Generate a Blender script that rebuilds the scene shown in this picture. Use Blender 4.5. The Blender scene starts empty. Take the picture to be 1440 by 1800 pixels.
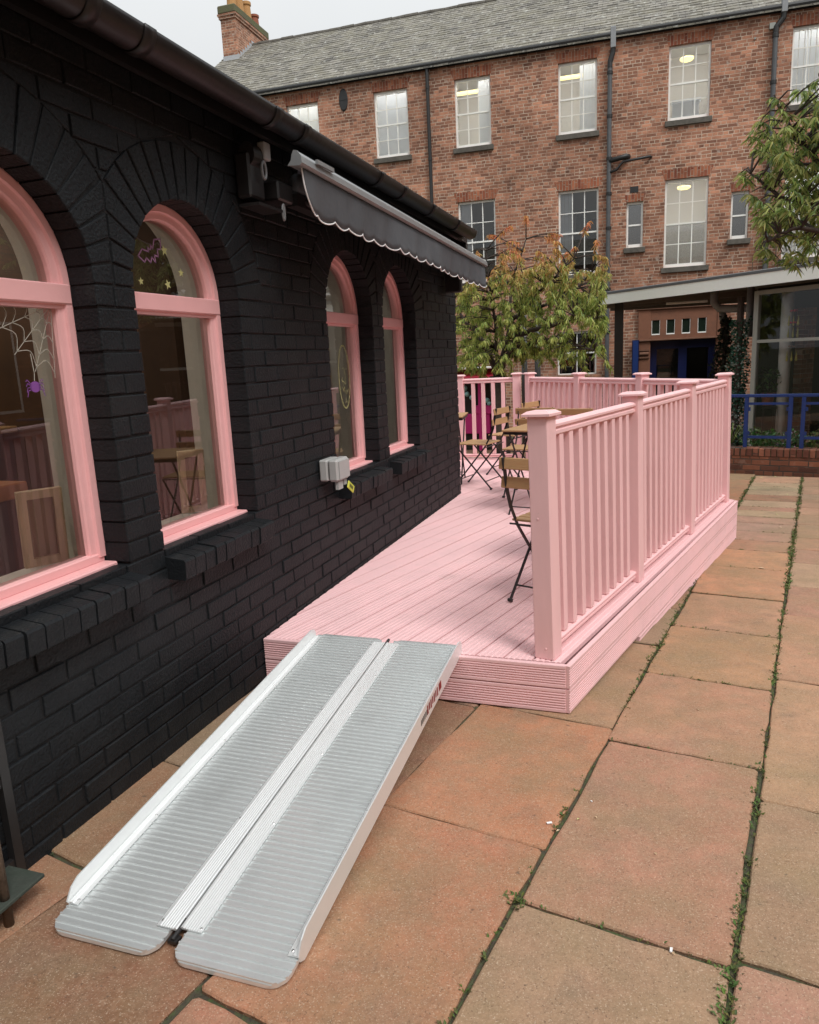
import bpy, math, random
from math import sin, cos, pi, radians, sqrt, atan2
from mathutils import Vector, Matrix
random.seed(7)
S = bpy.context.scene
COL = S.collection

# ------------------------------------------------------------------ camera
H = 1.52
PIT, ROLL, YAW, FPX = .206, .0474, -.3334, 1293.0
Fv = Vector((sin(YAW)*cos(PIT), cos(YAW)*cos(PIT), -sin(PIT)))
Rv = Vector((cos(YAW), -sin(YAW), 0)); Dv = Fv.cross(Rv)
rv = Rv*cos(ROLL) + Dv*sin(ROLL); dv = Fv.cross(rv)
cd = bpy.data.cameras.new('camera'); cam = bpy.data.objects.new('camera', cd); COL.objects.link(cam)
cd.sensor_fit = 'HORIZONTAL'; cd.sensor_width = 36; cd.lens = FPX/1440*36
cd.clip_start = .05; cd.clip_end = 500
m = Matrix((rv, -dv, -Fv)).transposed().to_4x4(); m.translation = (0, 0, H); cam.matrix_world = m
S.camera = cam
# ------------------------------------------------------------------ light
w = bpy.data.worlds.new('World'); S.world = w; w.use_nodes = True
nt = w.node_tree; nt.nodes.clear()
o = nt.nodes.new('ShaderNodeOutputWorld'); bg = nt.nodes.new('ShaderNodeBackground')
sky = nt.nodes.new('ShaderNodeTexSky'); sky.sky_type = 'NISHITA'; sky.sun_disc = False
sky.sun_elevation = radians(52); sky.sun_rotation = radians(128)
hs = nt.nodes.new('ShaderNodeHueSaturation'); hs.inputs['Saturation'].default_value = .15
tc = nt.nodes.new('ShaderNodeTexCoord'); nz = nt.nodes.new('ShaderNodeTexNoise'); nz.inputs['Scale'].default_value = 1.6
nz.inputs['Detail'].default_value = 5
cr = nt.nodes.new('ShaderNodeValToRGB')
cr.color_ramp.elements[0].position = .3; cr.color_ramp.elements[0].color = (.80, .83, .85, 1)
cr.color_ramp.elements[1].position = .7; cr.color_ramp.elements[1].color = (.90, .92, .93, 1)
mul = nt.nodes.new('ShaderNodeVectorMath'); mul.operation = 'SCALE'; mul.inputs['Scale'].default_value = 12.0
mx = nt.nodes.new('ShaderNodeMix'); mx.data_type = 'RGBA'; mx.inputs['Factor'].default_value = .9
L = nt.links.new
L(sky.outputs[0], hs.inputs['Color']); L(tc.outputs['Generated'], nz.inputs['Vector']); L(nz.outputs[0], cr.inputs[0])
L(cr.outputs[0], mul.inputs[0]); L(hs.outputs[0], mx.inputs[6]); L(mul.outputs[0], mx.inputs[7])
# overcast luminance: brighter towards the zenith, (1 + 2 sin elevation) / 3
sx = nt.nodes.new('ShaderNodeSeparateXYZ'); L(tc.outputs['Generated'], sx.inputs[0])
mxz = nt.nodes.new('ShaderNodeMath'); mxz.operation = 'MAXIMUM'; mxz.inputs[1].default_value = 0; L(sx.outputs['Z'], mxz.inputs[0])
ov = nt.nodes.new('ShaderNodeMath'); ov.operation = 'MULTIPLY_ADD'; ov.inputs[1].default_value = 2/3; ov.inputs[2].default_value = 1/3; L(mxz.outputs[0], ov.inputs[0])
sc_ = nt.nodes.new('ShaderNodeVectorMath'); sc_.operation = 'SCALE'; L(mx.outputs[2], sc_.inputs[0]); L(ov.outputs[0], sc_.inputs['Scale'])
L(sc_.outputs[0], bg.inputs['Color']); bg.inputs['Strength'].default_value = .1; L(bg.outputs[0], o.inputs[0])
sl = bpy.data.lights.new('sun', 'SUN'); sl.energy = 1.5; sl.angle = radians(20); sl.color = (1, .97, .93)
so = bpy.data.objects.new('sun', sl); COL.objects.link(so)
az, el = radians(128), radians(52)   # direction towards the sun, azimuth from +Y clockwise
so.rotation_euler = Vector((sin(az)*cos(el), cos(az)*cos(el), sin(el))).to_track_quat('Z', 'Y').to_euler()
S.view_settings.view_transform = 'Standard'; S.view_settings.look = 'None'
S.view_settings.exposure = .55; S.view_settings.gamma = 1
S.render.engine = 'CYCLES'; S.cycles.max_bounces = 8; S.cycles.transparent_max_bounces = 16
S.cycles.diffuse_bounces = 4; S.cycles.glossy_bounces = 4; S.cycles.transmission_bounces = 6

def gz(y): return -0.028*(max(-6, min(26, y))-3.0)

# ------------------------------------------------------------------ materials
def mat(name, col, rough=.6, metal=0., noise=0., nscale=20., bump=0., bscale=60., spec=.5, col2=None, attr=False, stretch=None, coat=0., dark=0.):
    M = bpy.data.materials.new(name); M.use_nodes = True
    n = M.node_tree; b = n.nodes['Principled BSDF']; l = n.links.new
    b.inputs['Roughness'].default_value = rough; b.inputs['Metallic'].default_value = metal
    b.inputs['Specular IOR Level'].default_value = spec
    if coat: b.inputs['Coat Weight'].default_value = coat
    t = n.nodes.new('ShaderNodeTexCoord'); vec = t.outputs['Object']
    if stretch:
        mp = n.nodes.new('ShaderNodeMapping'); mp.inputs['Scale'].default_value = stretch; l(vec, mp.inputs[0]); vec = mp.outputs[0]
    if attr:
        a = n.nodes.new('ShaderNodeAttribute'); a.attribute_name = 'Col'; csrc = a.outputs['Color']
    else:
        rgb = n.nodes.new('ShaderNodeRGB'); rgb.outputs[0].default_value = (*col, 1); csrc = rgb.outputs[0]
    if noise or col2:
        z = n.nodes.new('ShaderNodeTexNoise'); z.inputs['Scale'].default_value = nscale; z.inputs['Detail'].default_value = 8; z.inputs['Roughness'].default_value = .65
        l(vec, z.inputs['Vector'])
        if col2:
            r = n.nodes.new('ShaderNodeValToRGB'); r.color_ramp.elements[0].position = .42; r.color_ramp.elements[1].position = .62
            l(z.outputs[0], r.inputs[0]); x = n.nodes.new('ShaderNodeMix'); x.data_type = 'RGBA'
            l(r.outputs[0], x.inputs['Factor']); l(csrc, x.inputs[6]); x.inputs[7].default_value = (*col2, 1); csrc = x.outputs[2]
        if noise:
            mr = n.nodes.new('ShaderNodeMapRange'); mr.inputs[1].default_value = .25; mr.inputs[2].default_value = .75
            mr.inputs[3].default_value = 1-noise; mr.inputs[4].default_value = 1+noise; l(z.outputs[0], mr.inputs[0])
            s = n.nodes.new('ShaderNodeVectorMath'); s.operation = 'SCALE'; l(csrc, s.inputs[0]); l(mr.outputs[0], s.inputs['Scale']); csrc = s.outputs[0]
    l(csrc, b.inputs['Base Color'])
    if bump:
        z2 = n.nodes.new('ShaderNodeTexNoise'); z2.inputs['Scale'].default_value = bscale; z2.inputs['Detail'].default_value = 6
        l(vec, z2.inputs['Vector']); bp = n.nodes.new('ShaderNodeBump'); bp.inputs['Strength'].default_value = bump; bp.inputs['Distance'].default_value = .01
        l(z2.outputs[0], bp.inputs['Height']); l(bp.outputs[0], b.inputs['Normal'])
    return M
def emit(name, col, st):
    M = bpy.data.materials.new(name); M.use_nodes = True; b = M.node_tree.nodes['Principled BSDF']
    b.inputs['Base Color'].default_value = (*col, 1); b.inputs['Emission Color'].default_value = (*col, 1); b.inputs['Emission Strength'].default_value = st
    return M
def glass(name, boost=1.6, tint=(1, 1, 1), rough=.0, base=.0):
    M = bpy.data.materials.new(name); M.use_nodes = True; n = M.node_tree; n.nodes.clear(); l = n.links.new
    out = n.nodes.new('ShaderNodeOutputMaterial'); x = n.nodes.new('ShaderNodeMixShader'); tr = n.nodes.new('ShaderNodeBsdfTransparent'); g = n.nodes.new('ShaderNodeBsdfGlossy')
    g.inputs['Roughness'].default_value = rough; tr.inputs[0].default_value = (*tint, 1)
    f = n.nodes.new('ShaderNodeFresnel'); f.inputs[0].default_value = 1.5
    mm = n.nodes.new('ShaderNodeMath'); mm.operation = 'MULTIPLY_ADD'; mm.inputs[1].default_value = boost; mm.inputs[2].default_value = base; mm.use_clamp = True
    l(f.outputs[0], mm.inputs[0]); l(mm.outputs[0], x.inputs[0]); l(tr.outputs[0], x.inputs[1]); l(g.outputs[0], x.inputs[2]); l(x.outputs[0], out.inputs[0])
    return M
def brickmat(name, c1, c2, mortar, rowh=.075, bw=.225, msize=.009, seed=0., vert=False, dirt=.35, pale=.0, bumpd=.01):
    """procedural brickwork in object x / z"""
    M = bpy.data.materials.new(name); M.use_nodes = True; n = M.node_tree; b = n.nodes['Principled BSDF']; l = n.links.new
    b.inputs['Roughness'].default_value = .85; b.inputs['Specular IOR Level'].default_value = .25
    t = n.nodes.new('ShaderNodeTexCoord'); sp = n.nodes.new('ShaderNodeSeparateXYZ'); l(t.outputs['Object'], sp.inputs[0])
    # small wobble of the coordinate so courses are not dead straight
    wz = n.nodes.new('ShaderNodeTexNoise'); wz.inputs['Scale'].default_value = 3.0; l(t.outputs['Object'], wz.inputs['Vector'])
    wv = n.nodes.new('ShaderNodeMath'); wv.operation = 'MULTIPLY_ADD'; wv.inputs[1].default_value = .03; l(wz.outputs[0], wv.inputs[0]); l(sp.outputs['Z'], wv.inputs[2])
    wu = n.nodes.new('ShaderNodeMath'); wu.operation = 'ADD'; l(sp.outputs['X'], wu.inputs[0]); l(sp.outputs['Y'], wu.inputs[1])
    cb = n.nodes.new('ShaderNodeCombineXYZ')
    l(wu.outputs[0], cb.inputs[0]); l(wv.outputs[0], cb.inputs[1])
    if vert:
        l(wv.outputs[0], cb.inputs[0]); l(wu.outputs[0], cb.inputs[1])
    k = n.nodes.new('ShaderNodeTexBrick'); l(cb.outputs[0], k.inputs['Vector'])
    k.inputs['Scale'].default_value = 1.0; k.inputs['Row Height'].default_value = rowh; k.inputs['Brick Width'].default_value = bw
    k.inputs['Mortar Size'].default_value = msize; k.inputs['Mortar Smooth'].default_value = .3; k.inputs['Bias'].default_value = 0
    k.offset = .5; k.squash = .52; k.squash_frequency = 3
    k.inputs['Color1'].default_value = (0, 0, 0, 1); k.inputs['Color2'].default_value = (1, 1, 1, 1); k.inputs['Mortar'].default_value = (.5, .5, .5, 1)
    rp = n.nodes.new('ShaderNodeValToRGB'); e = rp.color_ramp.elements
    e[0].position = 0; e[0].color = (*c1, 1); e[1].position = 1; e[1].color = (*c2, 1)
    e2 = rp.color_ramp.elements.new(.45); e2.color = tuple((a+bb)/2*.92 for a, bb in zip(c1, c2))+(1,)
    l(k.outputs['Color'], rp.inputs[0])
    z = n.nodes.new('ShaderNodeTexNoise'); z.inputs['Scale'].default_value = 1.3; z.inputs['Detail'].default_value = 10; z.inputs['Roughness'].default_value = .7
    l(t.outputs['Object'], z.inputs['Vector'])
    mr = n.nodes.new('ShaderNodeMapRange'); mr.inputs[1].default_value = .3; mr.inputs[2].default_value = .7; mr.inputs[3].default_value = 1-dirt; mr.inputs[4].default_value = 1+dirt
    l(z.outputs[0], mr.inputs[0]); s = n.nodes.new('ShaderNodeVectorMath'); s.operation = 'SCALE'; l(rp.outputs[0], s.inputs[0]); l(mr.outputs[0], s.inputs['Scale'])
    csrc = s.outputs[0]
    if pale:
        z3 = n.nodes.new('ShaderNodeTexNoise'); z3.inputs['Scale'].default_value = 7; z3.inputs['Detail'].default_value = 3; l(t.outputs['Object'], z3.inputs['Vector'])
        r3 = n.nodes.new('ShaderNodeValToRGB'); r3.color_ramp.elements[0].position = .62; r3.color_ramp.elements[1].position = .70; l(z3.outputs[0], r3.inputs[0])
        m3 = n.nodes.new('ShaderNodeMath'); m3.operation = 'MULTIPLY'; m3.inputs[1].default_value = pale; l(r3.outputs[0], m3.inputs[0])
        x3 = n.nodes.new('ShaderNodeMix'); x3.data_type = 'RGBA'; l(m3.outputs[0], x3.inputs['Factor']); l(csrc, x3.inputs[6]); x3.inputs[7].default_value = (.50, .42, .36, 1); csrc = x3.outputs[2]
    x = n.nodes.new('ShaderNodeMix'); x.data_type = 'RGBA'; l(csrc, x.inputs[6]); x.inputs[7].default_value = (*mortar, 1)
    zm_ = n.nodes.new('ShaderNodeTexNoise'); zm_.inputs['Scale'].default_value = 4.5; zm_.inputs['Detail'].default_value = 6; l(t.outputs['Object'], zm_.inputs['Vector'])
    mm_ = n.nodes.new('ShaderNodeMapRange'); mm_.inputs[1].default_value = .35; mm_.inputs[2].default_value = .62; mm_.inputs[3].default_value = .25; mm_.inputs[4].default_value = 1; l(zm_.outputs[0], mm_.inputs[0])
    mf_ = n.nodes.new('ShaderNodeMath'); mf_.operation = 'MULTIPLY'; l(mm_.outputs[0], mf_.inputs[0]); l(k.outputs['Fac'], mf_.inputs[1]); l(mf_.outputs[0], x.inputs['Factor'])
    zl = n.nodes.new('ShaderNodeTexNoise'); zl.inputs['Scale'].default_value = .42; zl.inputs['Detail'].default_value = 5; zl.inputs['Roughness'].default_value = .6; l(t.outputs['Object'], zl.inputs['Vector'])
    ml = n.nodes.new('ShaderNodeMapRange'); ml.inputs[1].default_value = .35; ml.inputs[2].default_value = .65; ml.inputs[3].default_value = .74; ml.inputs[4].default_value = 1.2; l(zl.outputs[0], ml.inputs[0])
    sl_ = n.nodes.new('ShaderNodeVectorMath'); sl_.operation = 'SCALE'; l(x.outputs[2], sl_.inputs[0]); l(ml.outputs[0], sl_.inputs['Scale'])
    l(sl_.outputs[0], b.inputs['Base Color'])
    z4 = n.nodes.new('ShaderNodeTexNoise'); z4.inputs['Scale'].default_value = 60; l(t.outputs['Object'], z4.inputs['Vector'])
    h = n.nodes.new('ShaderNodeMath'); h.operation = 'MULTIPLY_ADD'; h.inputs[1].default_value = -1.; l(k.outputs['Fac'], h.inputs[0]); l(z4.outputs[0], h.inputs[2])
    bp = n.nodes.new('ShaderNodeBump'); bp.inputs['Strength'].default_value = .6; bp.inputs['Distance'].default_value = bumpd
    l(h.outputs[0], bp.inputs['Height']); l(bp.outputs[0], b.inputs['Normal'])
    return M

def leafmat0(name, col):
    m_ = mat(name, col, .8); n = m_.node_tree; l = n.links.new; b = n.nodes['Principled BSDF']; t = n.nodes.new('ShaderNodeBsdfTranslucent'); t.inputs[0].default_value = (*col, 1)
    x = n.nodes.new('ShaderNodeMixShader'); x.inputs[0].default_value = .4; l(b.outputs[0], x.inputs[1]); l(t.outputs[0], x.inputs[2]); l(x.outputs[0], n.nodes['Material Output'].inputs[0]); return m_
M = {}
M['black'] = mat('black_masonry_paint', (.0115, .0135, .0158), .5, noise=.25, nscale=8, bump=.55, bscale=90, spec=.22)
M['blackjoint'] = mat('black_joint_paint', (.010, .010, .011), .6, bump=.5, bscale=80, spec=.3)
M['fasciablack'] = mat('black_gloss_board', (.008, .0078, .0078), .4, noise=.2, spec=.4)
M['gutter'] = mat('brown_black_gutter', (.010, .0075, .0072), .42, noise=.35, nscale=14, bump=.12, bscale=40, spec=.45)
M['pink'] = mat('pink_paint', (.87, .545, .55), .55, noise=.07, nscale=5, bump=.10, bscale=45, stretch=(1, 1, .15), spec=.3)
M['pinkdeck'] = mat('pink_deck_paint', (.84, .545, .555), .6, noise=.10, nscale=3.5, bump=.0, bscale=40, spec=.2, col2=(.82, .52, .53))
M['pinkfr'] = mat('pink_window_paint', (.84, .45, .45), .42, noise=.03, nscale=9, bump=.15, bscale=25, spec=.45)
M['cream'] = mat('cream_plaster', (.80, .77, .71), .85, noise=.12, nscale=6, bump=.4, bscale=25)
M['alu'] = mat('brushed_aluminium', (.82, .85, .85), .27, metal=.62)
M['alu2'] = mat('bright_aluminium_edge', (.86, .88, .88), .42, metal=.45, noise=.03, nscale=6)
M['steel'] = mat('screw_steel', (.5, .5, .5), .3, metal=1)
M['darkmetal'] = mat('dark_metal', (.02, .018, .018), .45, spec=.5, noise=.2)
M['rust'] = mat('rusty_pole', (.11, .075, .05), .7, noise=.4, nscale=30, bump=.4)
M['mossboard'] = mat('green_stained_board', (.05, .06, .048), .85, noise=.4, nscale=14, bump=.5, bscale=40, col2=(.03, .04, .03))
M['wood'] = mat('slat_wood', (.50, .30, .14), .55, noise=.3, nscale=12, stretch=(1, 12, 12), bump=.2, bscale=20, col2=(.38, .21, .10))
M['palewood'] = mat('pale_wood', (.66, .50, .33), .6, noise=.15, nscale=9, stretch=(6, 6, 1))
M['ply'] = mat('plywood_panel', (.26, .17, .10), .6, noise=.15, nscale=5)
M['stone'] = mat('paving_stone', (.4, .2, .1), .85, attr=True, noise=.2, nscale=5.5, bump=.42, bscale=120, spec=.22)
M['soil'] = mat('joint_soil', (.075, .062, .042), .95, noise=.5, nscale=30, col2=(.055, .075, .025), bump=.8, bscale=90)
M['moss'] = mat('moss_green', (.10, .16, .03), .8, attr=True)
def leafmat(name, tr=.45):
    m_ = mat(name, (.1, .2, .03), .45, attr=True, spec=.5); n = m_.node_tree; l = n.links.new; b = n.nodes['Principled BSDF']
    a = [q for q in n.nodes if q.type == 'ATTRIBUTE'][0]; t = n.nodes.new('ShaderNodeBsdfTranslucent'); x = n.nodes.new('ShaderNodeMixShader'); x.inputs[0].default_value = tr
    l(a.outputs['Color'], t.inputs[0]); l(b.outputs[0], x.inputs[1]); l(t.outputs[0], x.inputs[2]); l(x.outputs[0], n.nodes['Material Output'].inputs[0]); return m_
M['leaf'] = leafmat('leaf')
M['bark'] = mat('bark', (.055, .04, .032), .85, noise=.4, nscale=18, bump=.8, bscale=30)
M['twig'] = mat('red_twig', (.13, .045, .035), .7)
M['brick'] = brickmat('old_red_brick', (.20, .095, .064), (.49, .232, .145), (.56, .44, .34), pale=.6, dirt=.45)
M['lintel'] = brickmat('rubbed_brick_arch', (.20, .058, .035), (.38, .14, .075), (.33, .25, .19), rowh=.075, bw=.26, vert=True)
M['lowbrick'] = brickmat('garden_wall_brick', (.10, .045, .032), (.27, .105, .06), (.07, .055, .045), pale=.15)
M['lowbrickv'] = brickmat('soldier_brick', (.13, .05, .035), (.30, .12, .075), (.05, .042, .035), rowh=.075, bw=.3, vert=True)
M['sillstone'] = mat('grey_stone_sill', (.105, .095, .08), .85, noise=.4, nscale=9, bump=.5)
M['white'] = mat('white_sash_paint', (.88, .88, .84), .5, noise=.05)
M['blind'] = leafmat0('vertical_blind', (.88, .92, .95))
M['sashdark'] = mat('grey_pane_back', (.20, .21, .20), .8)
M['roomw'] = mat('office_wall', (.72, .71, .67), .9)
M['lampy'] = emit('office_lamp', (1., .86, .36), 1.0)
M['fillglow'] = emit('added_fill_glow', (1., .97, .92), 10.0)  # glow of the added fill panels, not a visible lamp
M['pane'] = glass('sash_glass', 2.0, base=.03)
M['shopglass'] = glass('shop_window_glass', 2.3, base=.02)
M['grglass'] = glass('greenhouse_glass', 1.0, base=.02)
M['frost'] = glass('frosted_glass', 1.5, tint=(.55, .55, .53), rough=.25, base=.25)
M['pipe'] = mat('grey_drainpipe', (.085, .09, .095), .45, noise=.2, nscale=6)
M['pipelt'] = mat('light_grey_pipe', (.26, .27, .28), .5, noise=.15)
M['blackpipe'] = mat('black_iron_pipe', (.018, .018, .018), .5, noise=.3)
M['lead'] = mat('lead_flashing', (.42, .43, .45), .5, noise=.2)
M['pot'] = mat('clay_chimney_pot', (.45, .24, .09), .8, noise=.25)
M['potred'] = mat('red_chimney_pot', (.28, .09, .05), .8, noise=.25)
M['capstone'] = mat('mossy_chimney_cap', (.13, .12, .07), .9, noise=.4, nscale=7, col2=(.09, .10, .04), bump=.5)
M['sand'] = mat('red_sandstone', (.24, .10, .056), .85, noise=.32, nscale=4, bump=.4, bscale=30, col2=(.15, .065, .038))
M['sanddark'] = mat('weathered_sandstone', (.16, .075, .045), .85, noise=.25, nscale=5, bump=.4)
M['blue'] = mat('blue_gloss_paint', (.010, .035, .15), .35, spec=.5)
M['bluedk'] = mat('navy_door_paint', (.006, .012, .06), .35)
M['leaded'] = mat('leaded_glass', (.012, .02, .014), .15)
M['fascia'] = mat('white_canopy_fascia', (.84, .87, .82), .45, noise=.03)
M['canopygrey'] = mat('grey_canopy_trim', (.09, .095, .10), .5)
M['soffit'] = mat('canopy_soffit', (.16, .13, .10), .8, noise=.2)
M['frame'] = mat('grey_green_frame', (.30, .31, .28), .5)
M['col'] = mat('pale_column', (.62, .63, .58), .7, noise=.06)
M['dark'] = mat('dark_interior', (.03, .028, .022), .9)
M['roomwall'] = mat('brown_panelled_wall', (.075, .034, .014), .7, noise=.3, nscale=3, stretch=(1, 6, .6))
M['roomfloor'] = mat('dark_floor', (.06, .035, .022), .6)
M['roomceil'] = mat('dark_ceiling', (.02, .02, .018), .8)
M['magenta'] = mat('magenta_paint', (.55, .02, .20), .45)
M['redcan'] = mat('crimson_canvas', (.45, .02, .05), .6)
M['teal'] = mat('pale_teal_ball', (.25, .48, .48), .4)
M['awn'] = mat('charcoal_awning_fabric', (.085, .092, .102), .75, noise=.18, nscale=5, bump=.25, bscale=30)
M['trim'] = mat('white_piping', (.85, .85, .85), .6)
M['awnbar'] = mat('grey_awning_bar', (.20, .21, .215), .35, noise=.05)
M['boxgrey'] = mat('grey_socket_plastic', (.42, .42, .41), .5, noise=.05)
M['yellow'] = mat('yellow_tag', (.62, .64, .08), .5)
M['purple'] = mat('purple_sticker', (.22, .07, .30), .6)
M['lilac'] = mat('lilac_sticker', (.34, .17, .30), .6)
M['paley'] = mat('pale_yellow_sticker', (.52, .52, .22), .6)
M['web'] = mat('white_sticker', (.42, .40, .34), .6)
M['red'] = mat('red_print', (.25, .02, .02), .6)
M['blacktxt'] = mat('black_print', (.02, .02, .02), .6)
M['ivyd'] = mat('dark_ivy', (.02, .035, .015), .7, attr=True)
M['pod'] = mat('yellow_pod', (.45, .42, .10), .6)
M['terracotta'] = mat('terracotta', (.30, .10, .05), .8)
M['slate'] = None

# slate roof material
def slatemat():
    Mt = bpy.data.materials.new('grey_slates'); Mt.use_nodes = True; n = Mt.node_tree; b = n.nodes['Principled BSDF']; l = n.links.new
    b.inputs['Roughness'].default_value = .8
    t = n.nodes.new('ShaderNodeTexCoord'); sp = n.nodes.new('ShaderNodeSeparateXYZ'); l(t.outputs['Object'], sp.inputs[0])
    zz = n.nodes.new('ShaderNodeMath'); zz.operation = 'MULTIPLY_ADD'; zz.inputs[1].default_value = 1/sin(radians(35)); zz.inputs[2].default_value = -8.78/sin(radians(35)); l(sp.outputs['Z'], zz.inputs[0])
    cb = n.nodes.new('ShaderNodeCombineXYZ'); l(sp.outputs['X'], cb.inputs[0]); l(zz.outputs[0], cb.inputs[1])
    k = n.nodes.new('ShaderNodeTexBrick'); l(cb.outputs[0], k.inputs['Vector']); k.inputs['Scale'].default_value = 1
    k.inputs['Row Height'].default_value = .17; k.inputs['Brick Width'].default_value = .26; k.inputs['Mortar Size'].default_value = .006; k.offset = .5
    k.inputs['Color1'].default_value = (.11, .102, .09, 1); k.inputs['Color2'].default_value = (.29, .27, .235, 1); k.inputs['Mortar'].default_value = (.05, .05, .05, 1)
    z = n.nodes.new('ShaderNodeTexNoise'); z.inputs['Scale'].default_value = 2.2; z.inputs['Detail'].default_value = 10; z.inputs['Roughness'].default_value = .75; l(t.outputs['Object'], z.inputs['Vector'])
    r = n.nodes.new('ShaderNodeValToRGB'); r.color_ramp.elements[0].position = .42; r.color_ramp.elements[1].position = .66; l(z.outputs[0], r.inputs[0])
    x = n.nodes.new('ShaderNodeMix'); x.data_type = 'RGBA'; l(r.outputs[0], x.inputs['Factor']); l(k.outputs['Color'], x.inputs[6]); x.inputs[7].default_value = (.22, .205, .155, 1)
    z2 = n.nodes.new('ShaderNodeTexNoise'); z2.inputs['Scale'].default_value = 9; z2.inputs['Detail'].default_value = 8; l(t.outputs['Object'], z2.inputs['Vector'])
    r2 = n.nodes.new('ShaderNodeValToRGB'); r2.color_ramp.elements[0].position = .58; r2.color_ramp.elements[1].position = .70; l(z2.outputs[0], r2.inputs[0])
    x2 = n.nodes.new('ShaderNodeMix'); x2.data_type = 'RGBA'; l(r2.outputs[0], x2.inputs['Factor']); l(x.outputs[2], x2.inputs[6]); x2.inputs[7].default_value = (.42, .42, .38, 1)
    l(x2.outputs[2], b.inputs['Base Color'])
    bp = n.nodes.new('ShaderNodeBump'); bp.inputs['Distance'].default_value = .02; bp.inputs['Strength'].default_value = .7; l(z2.outputs[0], bp.inputs['Height']); l(bp.outputs[0], b.inputs['Normal'])
    return Mt
M['slate'] = slatemat()

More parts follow.
